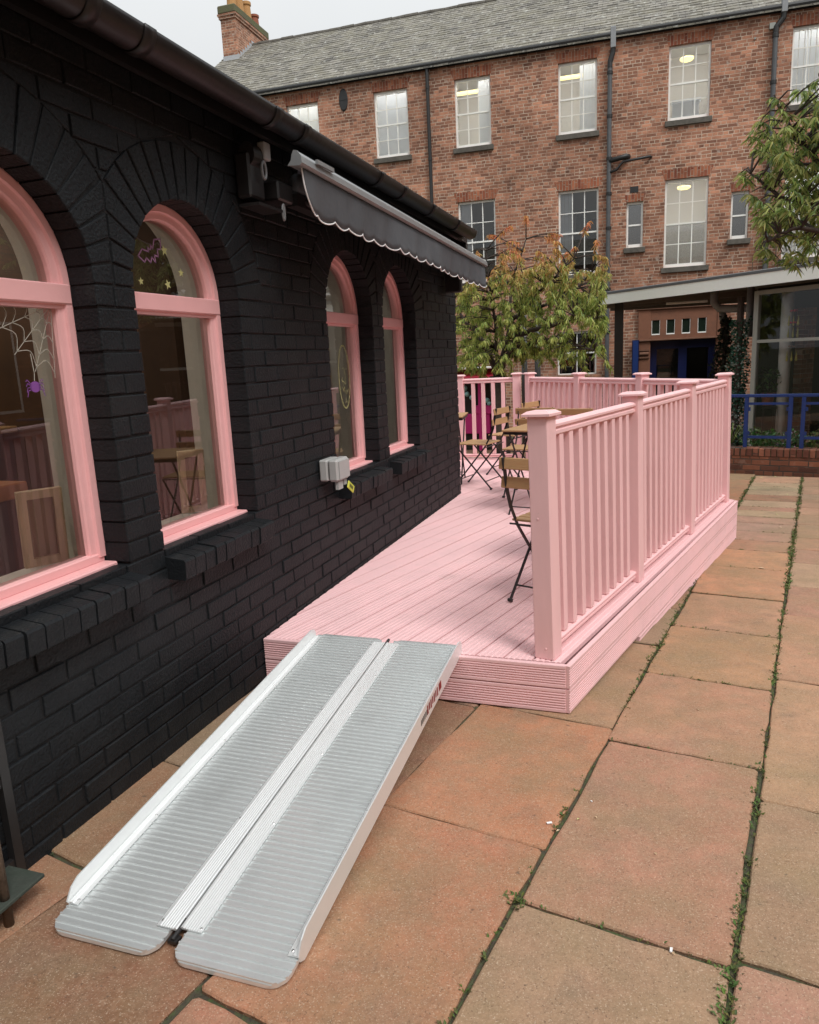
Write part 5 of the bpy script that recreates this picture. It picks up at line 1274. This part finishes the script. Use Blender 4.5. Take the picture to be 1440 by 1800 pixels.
# two grey posts behind the tree
for (x, y, lb) in ((-2.47, 14.2, 'left of two grey steel posts standing behind the far pink balustrade'), (-2.22, 14.2, 'right of two grey steel posts standing behind the far pink balustrade')):
    t_ = thing('steel_post', lb, 'post', (x, y, gz(y)), 0, 'grey steel posts behind the tree')
    post(x, y, .055, 2.45, None).build('shaft', M['pipe'], t_, smooth=True)
    mb = MB(); mb.lathe([(.09, gz(y)-.01), (.09, gz(y)+.02)], (x, y, 0), 14); mb.lathe([(.06, 2.451), (.05, 2.47)], (x, y, 0), 14); mb.build('base_plate', M['pipe'], t_)

# ------------------------------------------------------------------ glazed room at the right
gl = thing('glazed_room', 'glazed room with grey metal frames behind the blue railing at the right edge', 'glazed room', (1.31, 12.5, gz(12.5)))
g0 = Vector((1.315, 12.55)); gd = fd; g1 = g0+gd*3.4; zb = -.26
Rg = Matrix.Translation((g0.x, g0.y, 0)) @ Matrix.Rotation(atan2(gd.y, gd.x), 4, 'Z')
mb = MB(); mb.box((0, -.03, zb), (.075, .04, 2.26), Rg); mb.box((.075, -.03, 2.20), (3.4, .04, 2.26), Rg); mb.box((.075, -.025, 1.50), (3.4, .03, 1.545), Rg); mb.box((1.7, -.03, zb), (1.76, .04, 2.2), Rg); mb.box((.075, -.03, zb), (3.4, .04, zb+.08), Rg)
mb.build('frame', M['frame'], gl)
mb = MB(); mb.face([tuple(Rg @ Vector(p)) for p in ((.07, .0, zb), (3.4, .0, zb), (3.4, .0, 2.22), (.07, .0, 2.22))]); mb.build('pane', M['grglass'], gl, fix=False)
mb = MB(); mb.box((0, .05, 2.262), (3.4, 2.8, 2.30), Rg); mb.box((0, .05, zb-.02), (3.4, 2.8, zb+.01), Rg); mb.box((0, 2.7, zb), (3.4, 2.8, 2.26), Rg); mb.box((-.0, .045, zb), (.03, 2.7, 2.26), Rg); mb.build('inner_shell', M['dark'], gl)
mb = MB(); mb.box((.031, .95, zb), (.16, 1.25, 2.0), Rg); mb.build('brick_pier', M['brick'], gl)
mb = MB(); c = Rg @ Vector((.28, .36, 0)); mb.lathe([(.085, zb), (.085, 2.26)], (c.x, c.y, 0), 20); mb.build('column', M['col'], gl, smooth=True)
mb = MB(); mb.box((.30, 1.6, .9), (.32, 1.62, 1.9), Rg); mb.box((.95, 1.6, .0), (.965, 1.62, 2.1), Rg); mb.box((.75, 1.6, 1.22), (1.5, 1.62, 1.26), Rg); mb.build('inner_bars', M['frame'], gl)
def greens(mb, c, r, n_, sz, cols, flat_=1.0):
    for _ in range(n_):
        p_ = Vector((random.gauss(0, 1), random.gauss(0, 1), random.gauss(0, 1)*flat_)); p_ = p_*(r*random.random()**.4/max(p_.length, .01)); p_ += Vector(c)
        a = Vector((jit(1), jit(1), jit(1)-.3)).normalized(); b2 = a.cross(Vector((jit(1), jit(1), jit(1)))).normalized(); s_ = sz*random.uniform(.6, 1.3)
        col_ = random.choice(cols); col_ = tuple(x*random.uniform(.7, 1.3) for x in col_)
        mb.face([p_, p_+a*s_*.5+b2*s_*.28, p_+a*s_, p_+a*s_*.5-b2*s_*.28], col_)
def potted(name, lab, x, y, zg, r, h, cols, sz=.08, n_=160):
    t_ = thing(name, lab, 'plant', (x, y, zg), 0)
    mb = MB(); mb.lathe([(.07, zg), (.10, zg+.16), (.11, zg+.17), (.11, zg+.19), (.09, zg+.19)], (x, y, 0), 14); mb.build('plant_pot', M['terracotta'], t_)
    mb = MB(); greens(mb, (x, y, zg+.19+h*.5), r, n_, sz, cols, h/r*.5); mb.build('foliage', M['leaf'], t_, fix=False)
    mb = MB(); mb.tube([(x, y, zg+.17), (x+.01, y, zg+.19+h*.6)], .012, 6); mb.build('stem', M['bark'], t_)
GRN = [(.04, .10, .03), (.07, .14, .035), (.10, .16, .06)]
c = Rg @ Vector((.13, .22, 0)); potted('potted_plant', 'leafy potted plant inside the glass beside the pale column', c.x, c.y, .55, .2, .4, GRN)
t_ = thing('plant_shelf', 'low dark shelf inside the glass carrying a leafy plant', 'shelf', (c.x, c.y, zb)); mb = MB(); mb.box((c.x-.08, c.y-.1, .50), (c.x+.12, c.y+.1, .548)); mb.build('shelf_board', M['darkmetal'], t_)
for (a, b_) in ((-.065, -.085), (.105, -.085), (-.065, .085), (.105, .085)):
    mb = MB(); mb.box((c.x+a-.01, c.y+b_-.01, zb), (c.x+a+.01, c.y+b_+.01, .499)); mb.build('leg', M['darkmetal'], t_)
# hanging ornament with red flower heads and yellow pods
c = Rg @ Vector((.50, .20, 0))
t_ = thing('hanging_ornament', 'hanging string of red flower heads and yellow pods behind the glass', 'ornament', (c.x, c.y, 2.2))
mb = MB(); mb.tube([(c.x, c.y, 2.26), (c.x, c.y, 1.2)], .003, 4)
mb.build('string', M['darkmetal'], t_)
for z in (1.93, 1.76, 1.42):
    mb = MB()
    for k_ in range(8): a = 2*pi*k_/8; mb.tube([(c.x, c.y, z), (c.x+.05*cos(a), c.y+.05*sin(a), z+.012)], [.006, .014], 5)
    mb.build('flower_head', M['redcan'] if z > 1.5 else M['ply'], t_)
    for k_ in range(3):
        mb = MB(); x = c.x-.06+.06*k_; mb.lathe([(.003, z-.06), (.008, z-.12), (.018, z-.18), (.010, z-.205)], (x, c.y-.02*k_, 0), 8); mb.build('pod', M['pod'], t_)
# ivy column
iv = thing('ivy_column', 'upright post covered in variegated green and white ivy left of the glazed room', 'plant', (1.12, 12.75, gz(12.7)))
mb = MB(); mb.tube([(1.14, 12.8, gz(12.8)), (1.14, 12.8, 2.2)], .05, 8); mb.build('post', M['bark'], iv)
mb = MB()
for i in range(2600):
    z = random.uniform(-.25, 1.80)+random.random()*.1; r_ = .13+.03*sin(z*7)
    a = random.random()*2*pi; p_ = Vector((1.14+r_*cos(a)*random.uniform(.7, 1.1), 12.8+r_*sin(a)*random.uniform(.7, 1.1), z)); s_ = random.uniform(.025, .055)
    d1_ = Vector((jit(1), jit(1), jit(1))).normalized(); d2_ = d1_.cross(Vector((jit(1), jit(1), jit(1)))).normalized()
    cc = random.choice([(.03, .12, .075), (.05, .16, .10), (.02, .08, .05), (.30, .38, .34), (.02, .07, .03)])
    if .1 < z < .42 and random.random() < .4: cc = (.55, .55, .55)
    mb.face([p_, p_+d1_*s_*.5+d2_*s_*.4, p_+d1_*s_, p_+d1_*s_*.5-d2_*s_*.4], cc)
mb.build('ivy_leaves', M['leaf'], iv, fix=False)
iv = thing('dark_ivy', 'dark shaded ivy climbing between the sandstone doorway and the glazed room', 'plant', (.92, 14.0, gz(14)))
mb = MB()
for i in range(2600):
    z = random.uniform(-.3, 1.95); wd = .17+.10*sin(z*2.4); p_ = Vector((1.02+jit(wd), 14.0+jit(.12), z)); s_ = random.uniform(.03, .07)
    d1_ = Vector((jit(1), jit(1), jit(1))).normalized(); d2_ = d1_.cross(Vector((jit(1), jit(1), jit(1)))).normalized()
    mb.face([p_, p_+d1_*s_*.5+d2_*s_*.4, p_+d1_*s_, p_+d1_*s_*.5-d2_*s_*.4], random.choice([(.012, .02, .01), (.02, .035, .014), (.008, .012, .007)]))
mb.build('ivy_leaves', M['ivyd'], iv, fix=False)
mb = MB(); mb.tube([(1.03, 14.02, gz(14)), (1.0, 14.02, .8), (1.04, 14.0, 1.9)], .04, 6); mb.build('stem', M['bark'], iv)

# low brick wall with blue railing
wa = radians(15.5); W0 = Vector((.30, 10.94)); wd = Vector((cos(wa), -sin(wa)))
Rw = Matrix.Translation((W0.x, W0.y, 0)) @ Matrix.Rotation(-wa, 4, 'Z')
lw = thing('low_wall', 'low weathered brick wall under the blue railing', 'wall', (W0.x, W0.y, gz(W0.y)), -wa)
mb = MB(); mb.box((0, 0, -.35), (6, .22, .025)); mb.build('brickwork', M['lowbrick'], lw, local=True)
mb = MB()
for i in range(80):
    x = i*.075; mb.box((x+.004, -.006+jit(.004), .028), (x+.071, .225+jit(.004), .133+jit(.003)), bev=.005)
mb.build('soldier_course', M['lowbrickv'], lw, local=True)
mb = MB(); mb.box((0, .005, .0255), (6, .215, .125)); mb.build('mortar', M['soil'], lw, local=True)
lw.location.z = 0
br_ = thing('railing', 'bright blue metal railing with square panels on top of the low brick wall', 'railing', (W0.x, W0.y, .134), -wa); br_.location.z = 0
mb = MB(); mb.box((0, .085, .80), (6, .125, .84), bev=.004); mb.build('top_rail', M['blue'], br_, local=True)
xs0 = [.17+1.12*i for i in range(6)]
def bpanel(x0, x1):
    mb = MB(); 
    for x in (x0, x1): mb.box((x-.024, .085, .134), (x+.024, .125, .80))
    mb.box((x0+.024, .095, .255), (x1-.024, .115, .29)); mb.box((x0+.024, .095, .70), (x1-.024, .115, .732))
    for x, sg in ((x0, 1), (x1, -1)):
        for z in (.30, .62): a, b_ = sorted((x+sg*.017, x+sg*.05)); mb.box((a, .098, z), (b_, .112, z+.05))
    mb.build('railing_panel', M['blue'], br_, local=True)
for x in (-.30, .78, 1.46, 2.14, 2.82, 3.5): bpanel(x+.03-.02, x+.54)
# plants between railing and glass
for i, (x, y) in enumerate(((1.5, 11.35), (1.75, 11.2), (2.0, 11.15), (1.28, 11.6), (.95, 11.3))):
    t_ = thing('shrub', ['low straggly green shrub behind the second panel of the blue railing', 'small pale flowering plant behind the blue railing', 'yellowish grassy plant behind the right end of the blue railing', 'low dark plant between railing and the pale column', 'spiky green plant behind the left end of the blue railing'][i], 'plant', (x, y, gz(y)), 0, 'plants behind the blue railing')
    mb = MB()
    if i == 4:
        for k_ in range(26):
            a = random.random()*6.28; L_ = random.uniform(.2, .38); q0 = Vector((x, y, .1)); q1 = q0+Vector((cos(a)*L_*.5, sin(a)*L_*.5, L_*.8)); q2 = q1+Vector((cos(a)*L_*.35, sin(a)*L_*.35, -.05)); s_ = Vector((-sin(a), cos(a), 0))*.008
            mb.face([q0-s_, q0+s_, q1+s_, q1-s_], (.14, .19, .05)); mb.face([q1-s_, q1+s_, q2], (.2, .24, .08))
    else: greens(mb, (x, y, .12), .2, 420, .05, [GRN, GRN+[(.35, .35, .35)], [(.13, .15, .05), (.18, .15, .07)], GRN][i], 1.3)
    mb.build('foliage', M['leaf'], t_, fix=False)
    mb = MB(); mb.tube([(x, y, gz(y)), (x+.02, y, .25)], .01, 6); mb.build('stem', M['bark'], t_)

# magenta market stall behind the far left balustrade
ms = thing('market_stall', 'magenta display stall with a white topped crimson cover beyond the far left balustrade', 'stall', (-3.4, 14.3, gz(14.3)))
mb = MB(); y = 14.0
mb.box((-3.72, y, .02), (-3.12, y+.4, .40), bev=.01); mb.box((-3.45, y-.02, .402), (-3.05, y+.3, .56), bev=.01); mb.build('display_box', M['magenta'], ms)
for x in (-3.30, -3.95, -2.95):
    mb = MB(); mb.box((x-.03, y-.04, gz(y)), (x+.03, y-.005, 1.08)); mb.build('upright', M['magenta'], ms)
mb = MB(); mb.mesh([(-4.2, y-.2, 1.10), (-2.72, y-.2, 1.10), (-2.95, y+.5, 1.25), (-4.0, y+.5, 1.25), (-4.2, y-.2, 1.04), (-2.72, y-.2, 1.04)], [(0, 1, 2, 3), (0, 4, 5, 1)]); mb.build('cover', M['redcan'], ms)
mb = MB(); mb.box((-4.1, y-.1, 1.255), (-2.98, y+.5, 1.29), bev=.01); mb.build('white_top', M['white'], ms)
mb = MB(); mb.box((-4.1, y+.1, gz(y)), (-2.9, y+.45, 1.03)); mb.build('dark_back', M['dark'], ms)
for (x, z, r_) in ((-3.60, .90, .06), (-3.55, .79, .05), (-3.46, .72, .045), (-3.16, .66, .05), (-3.12, .60, .04), (-3.64, .68, .045)):
    mb = MB(); mb.lathe([(r_*sin(pi*k_/10)+.0005, z-r_*cos(pi*k_/10)) for k_ in range(11)], (x, y-.03, 0), 14); mb.build('hanging_ball', M['teal'], ms, smooth=True)

# ------------------------------------------------------------------ trees
cb_ = Fv; 
def pxw(px, py, yy):
    d = rv*(px-720)+dv*(py-900)+Fv*FPX; return Vector((0, 0, H))+d*(yy/d.y)
def leafq(mb, p_, d, L_, wd, col_, sidev=None):
    d = d.normalized(); sd_ = d.cross(Vector((jit(1), jit(1), jit(.6)))).normalized(); up_ = sd_.cross(d)
    m1 = p_+d*L_*.35+up_*L_*.06; m2 = p_+d*L_*.72+up_*L_*.03-Vector((0, 0, L_*.10)); tip = p_+d*L_-Vector((0, 0, L_*.26))
    f_ = up_*wd*.16
    mb.face([p_, m1+sd_*wd*.5+f_, m2+sd_*wd*.36+f_, tip, m2, m1], col_)
    mb.face([p_, m1, m2, tip, m2-sd_*wd*.36+f_, m1-sd_*wd*.5+f_], tuple(x*1.08 for x in col_))
def sprig(mbl, mbt, base, tip, nl, L_, colf, droop=.85, tw=.006):
    base = Vector(base); tip = Vector(tip); ax = tip-base; n_ = 5; pts = []
    for i in range(n_+1):
        t2 = i/n_; pts.append(base+ax*t2+Vector((0, 0, .10*ax.length*sin(pi*t2))))
    mbt.tube(pts, [tw*(1-.75*i/n_) for i in range(n_+1)], 5)
    for i in range(nl):
        t2 = random.uniform(.12, 1)**.8; q = pts[min(n_-1, int(t2*n_))].lerp(pts[min(n_, int(t2*n_)+1)], (t2*n_) % 1)
        a = random.random()*2*pi; hd = Vector((cos(a), sin(a), 0))+ax.normalized()*.5
        d = hd*random.uniform(.35, .8)+Vector((0, 0, -droop*random.uniform(.5, 1.25)))
        leafq(mbl, q, d, L_*random.uniform(.6, 1.25), L_*random.uniform(.17, .26), colf(q, t2))
# ornamental cherry behind the deck
YT = 12.6
ct_ = thing('cherry_tree', 'small cherry tree with drooping green leaves turning orange at the tips', 'tree', (-2.62, YT, gz(YT)))
mbt, mbl = MB(), MB()
tb_ = Vector((-2.62, YT, gz(YT)-.05)); tf = Vector((-2.66, YT, 1.15))
mbt.tube([tb_, tb_+Vector((.02, 0, .5)), tb_+Vector((-.03, .02, 1.0)), tf], [.17, .14, .125, .14], 12)
limbs = []
def limb(pts, r0):
    n_ = len(pts); out = []
    for i in range(n_-1):
        for k_ in range(4): out.append(Vector(pts[i]).lerp(Vector(pts[i+1]), k_/4)+Vector((jit(.015), jit(.015), jit(.015))))
    out.append(Vector(pts[-1])); mbt.tube(out, [r0*(1-.8*i/(len(out)-1)) for i in range(len(out))], 8); limbs.append(out)
def P_(px, py, dy_=0): return pxw(px, py, YT+dy_)
limb([tf, P_(905, 600, -.1), P_(915, 545, -.2), P_(960, 500, -.3), P_(1010, 455, -.3)], .05)
limb([tf, P_(850, 600, .1), P_(815, 560, .2), P_(790, 520, .2)], .055)
limb([tf, P_(895, 575, .2), P_(900, 500, .3), P_(925, 420, .2)], .042)
limb([P_(905, 590, 0), P_(960, 575, -.3), P_(1010, 560, -.5), P_(1050, 560, -.5)], .045)
limb([tf, P_(870, 560, -.2), P_(860, 500, -.4), P_(855, 440, -.4)], .035)
limb([P_(900, 560, 0), P_(950, 540, .4), P_(1010, 510, .6), P_(1040, 480, .6)], .04)
limb([P_(905, 610, 0), P_(960, 600, -.3), P_(1010, 605, -.4), P_(1045, 615, -.4)], .03)
def cf(q, t2):
    px_h = (q.z-1.3)/2.2
    o_ = max(0, min(1, (px_h-.56)*2.6+random.gauss(0, .22)+(t2-.6)*.5))
    gcol = Vector(random.choice([(.32, .41, .09), (.43, .51, .13), (.55, .56, .18), (.19, .28, .06), (.47, .50, .14)])); oc = Vector(random.choice([(.68, .27, .12), (.72, .36, .15), (.62, .33, .10), (.74, .28, .17)]))
    c_ = gcol.lerp(oc, min(1, o_*1.05)); return tuple(c_*random.uniform(.8, 1.2))
# spires, from the outline of the crown
spires = [(925, 378), (858, 412), (1036, 388), (905, 432), (985, 412), (945, 440), (880, 440), (1012, 432), (1066, 452), (1069, 480), (840, 440), (960, 455), (900, 395), (1050, 420), (830, 462), (1040, 500), (1068, 560), (1058, 620), (1030, 640), (1075, 648), (1055, 585), (1048, 530), (975, 640), (940, 625), (1000, 622), (815, 600), (808, 640), (830, 655)]
def nearest(q, lo=0.0):
    best = None
    for lb_ in limbs:
        for k_, p_ in enumerate(lb_):
            if k_ < 2: continue
            d = (p_-q).length+(0 if p_.z < q.z+.05 else .4)
            if best is None or d < best[0]: best = (d, p_)
    return best[1]
tips = [(P_(a, b_, random.uniform(-.6, .5)), 1) for a, b_ in spires]
cen = P_(935, 540, 0)
while len(tips) < 600:
    px, py = random.uniform(790, 1066), random.uniform(400, 655)
    # crown outline
    if (px-930)/140 > 1: continue
    top_ = 420+abs(px-945)*.30+22*sin(px*.075); low_ = 630 if px > 900 else 655
    if py < top_+random.random()*30 or py > low_: continue
    if px > 1000 and py > 600 and random.random() < .6: continue
    tips.append((P_(px, py, random.uniform(-1.0, 1.0)), 0))
for q, sp in tips:
    nb2 = nearest(q); v_ = q-nb2; 
    m_ = nb2.lerp(q, .5)+Vector((0, 0, .04)); 
    mbt.tube([nb2, nb2.lerp(q, .25)+Vector((0, 0, .03)), m_, q.lerp(m_, .3)], [.012, .010, .008, .005], 5)
    bs = q.lerp(m_, .95)
    if (q-bs).length < .22: bs = q-Vector((jit(.1), jit(.1), .24))
    sprig(mbl, mbt, bs, q, 44 if sp else 36, .088, cf, .95)
mbt.build('trunk', M['bark'], ct_, fix=False, smooth=True); mbl.build('crown', M['leaf'], ct_, fix=False)
# second tree, only the branch ends reach into the picture at the right
YR = 7.6
rt_ = thing('cherry_tree', 'green leafed tree reaching in from the right edge above the canopy', 'tree', (2.95, YR+.3, gz(YR)))
mbt, mbl = MB(), MB(); limbs.clear()
tb_ = Vector((2.95, YR+.3, gz(YR)-.05)); tf = Vector((2.85, YR+.25, 1.7))
mbt.tube([tb_, tb_+Vector((-.03, 0, .9)), tf], [.13, .11, .10], 12)
def Q_(px, py, dy_=0): return pxw(px, py, YR+dy_)
limb([tf, Q_(1560, 330, .1), Q_(1450, 300, 0), Q_(1400, 240, -.1), Q_(1365, 180, -.1)], .05)
limb([tf, Q_(1550, 380, .1), Q_(1450, 360, 0), Q_(1370, 345, -.1), Q_(1320, 305, -.1)], .045)
limb([tf, Q_(1560, 420, .1), Q_(1460, 405, -.2), Q_(1390, 400, -.3), Q_(1350, 425, -.3)], .04)
limb([tf, Q_(1580, 280, .3), Q_(1480, 200, .3), Q_(1440, 130, .3)], .045)
limb([tf, Q_(1700, 250, .5), Q_(1720, 60, .6)], .06)
limb([tf, Q_(1800, 350, 0), Q_(1950, 250, -.2)], .05)
def cg(q, t2):
    c_ = Vector(random.choice([(.20, .29, .07), (.30, .38, .10), (.42, .47, .16), (.12, .19, .045), (.42, .42, .14)])); return tuple(c_*random.uniform(.75, 1.2))
tips = [Q_(a, b_, random.uniform(-.25, .25)) for a, b_ in [(1300, 306), (1310, 300), (1335, 212), (1345, 200), (1358, 170), (1368, 190), (1325, 225), (1315, 340), (1330, 355), (1340, 400), (1335, 440), (1350, 425), (1380, 455), (1345, 300), (1352, 270), (1410, 455), (1435, 460), (1395, 440), (1320, 240), (1365, 420)]]
while len(tips) < 400:
    px, py = random.uniform(1325, 1620), random.uniform(100, 450)
    if px < 1440:
        if py < 200+(1440-px)*.35-(60 if px > 1400 else 0): continue
        if px < 1370 and random.random() < .35: continue
        if 1385 < px and py < 240 and random.random() < .35: continue
        if px > 1380 and py > 425: continue
    tips.append(Q_(px, py, random.uniform(-.55, .55)))
for k_ in range(70): tips.append(Vector((random.uniform(2.0, 4.4), YR+random.uniform(-1.2, 1.6), random.uniform(2.2, 4.2))))
for q in tips:
    nb2 = nearest(q); m_ = nb2.lerp(q, .5)+Vector((0, 0, .04)); mbt.tube([nb2, nb2.lerp(q, .25)+Vector((0, 0, .02)), m_, q.lerp(m_, .3)], [.009, .008, .006, .004], 5)
    bs = q.lerp(m_, .95)
    if (q-bs).length < .16: bs = q-Vector((-.14, 0, .12))
    sprig(mbl, mbt, bs, q, 22, .092, cg, .65, .004)
mbt.build('trunk', M['bark'], rt_, fix=False, smooth=True); mbl.build('crown', M['leaf'], rt_, fix=False)

# fallen leaves
lf = None
for i in range(16):
    px, py = [(1368, 905), (1402, 918), (1375, 928), (1335, 840), (1400, 965), (1345, 1000), (1020, 1440), (1150, 1500), (1300, 1125), (1385, 870), (1180, 1675), (1230, 1250), (1420, 1150), (985, 1460), (1050, 1440), (1360, 838)][i]
    d = rv*(px-720)+dv*(py-900)+Fv*FPX; s_ = (.084-H)/(d.z+.028*d.y); p_ = Vector((0, 0, H))+d*s_
    mb = MB(); L_ = random.uniform(.03, .055) if py < 1100 else random.uniform(.010, .018); a = random.random()*6.28; e1 = Vector((cos(a), sin(a), 0)); e2_ = Vector((-sin(a), cos(a), 0)); z_ = Vector((0, 0, .004))
    mb.mesh([p_+z_*.6, p_+e1*L_*.5+e2_*L_*.25+z_*2, p_+e1*L_+z_, p_+e1*L_*.5-e2_*L_*.25+z_*1.4], [(0, 1, 2), (0, 2, 3)])
    ob = mb.build('fallen_leaf', M['palewood'] if i % 3 else M['paley'], fix=False)
    lb = ['pale curled leaf on the narrow far slabs right of the deck corner', 'largest of the pale leaves on the far slabs below the blue railing', 'pale leaf below and left of two others on the far paving', 'leaf fragment at the foot of the low brick wall nearest the balustrade', 'leaf near the right edge on the far slabs', 'leaf beside the mossy joint on the far slabs', 'brown leaf bit on the orange slab beside the near deck corner', 'leaf bit near the middle of the large central slab', 'leaf bit in the joint above the large central slab', 'leaf on the far pale slabs halfway to the low wall', 'leaf bit at the lower joint of the large central slab', 'leaf bit near the top right corner of the large central slab', 'leaf bit near the right edge level with the near deck corner', 'leaf crumb at the left joint of the large central slab', 'leaf crumb near the white crumb on the large central slab', 'leaf at the foot of the low brick wall further right'][i]
    tag(ob, lb, 'leaf', 'dry fallen leaves scattered on the paving')

for i, (px, py, L_, lb) in enumerate(((966, 1448, .017, 'white paper scrap on the orange slab beside the joint'), (1180, 1672, .014, 'white cigarette end in the joint at the bottom of the picture'), (1040, 1410, .007, 'tiny white crumb on the large central slab'))):
    d = rv*(px-720)+dv*(py-900)+Fv*FPX; s_ = (.084-H)/(d.z+.028*d.y); p_ = Vector((0, 0, H))+d*s_
    mb = MB(); Mx = Matrix.Translation(p_+Vector((0, 0, .003))) @ Matrix.Rotation(.5+i, 4, 'Z'); mb.box((-L_/2, -L_*.22, -.001), (L_/2, L_*.22, .002), Mx)
    tag(mb.build('paper_scrap', M['trim']), lb, 'litter')
# unseen building added behind the camera to keep low light off the deck
cbk = thing('added_building', 'unseen brick building added behind the camera to shade the near deck', 'building', (0, -6.0, gz(-6)))
mb = MB(); mb.box((-14, -12, gz(-6)-.1), (12, -6, 6.4)); mb.build('wall', M['brick'], cbk)
mb = MB(); mb.mesh([(-14.3, -5.7, 6.35), (12.3, -5.7, 6.35), (12.3, -9, 8.2), (-14.3, -9, 8.2), (-14.3, -12.3, 6.35), (12.3, -12.3, 6.35)], [(0, 1, 2, 3), (3, 2, 5, 4), (0, 3, 4), (1, 5, 2)]); mb.build('roof', M['slate'], cbk)
ceb = thing('added_building', 'unseen dark brick building added beyond the right edge for the windows to reflect', 'building', (8.5, 4, gz(4)))  # added out of view so the arched windows reflect something dark
mb = MB(); mb.box((8.5, -5.5, -1), (14, 17, 6.0)); mb.build('wall', M['lowbrick'], ceb)
mb = MB(); mb.mesh([(8.3, -5.6, 5.95), (8.3, 17.1, 5.95), (11, 17.1, 7.6), (11, -5.6, 7.6), (14.2, -5.6, 5.95), (14.2, 17.1, 5.95)], [(0, 1, 2, 3), (3, 2, 5, 4), (0, 3, 4), (1, 5, 2)]); mb.build('roof', M['slate'], ceb)
for i in range(7):
    y = -3.6+i*2.9; mb = MB(); mb.box((8.485, y, .8), (8.5, y+1.0, 2.6)); wf = mb.build('window', M['white'], ceb); mb = MB(); mb.box((8.480, y+.06, .86), (8.4845, y+.94, 2.54)); mb.build('pane', M['leaded'], wf)
for z in (.6, 3.9):
    for i in range(8):
        x = -12.2+i*3.1; mb = MB()
        mb.box((x, -6.0, z), (x+1.0, -5.985, z+1.9)); wf = mb.build('window', M['white'], cbk); mb = MB(); mb.box((x+.06, -5.984, z+.06), (x+.94, -5.98, z+1.84)); mb.build('pane', M['leaded'], wf)
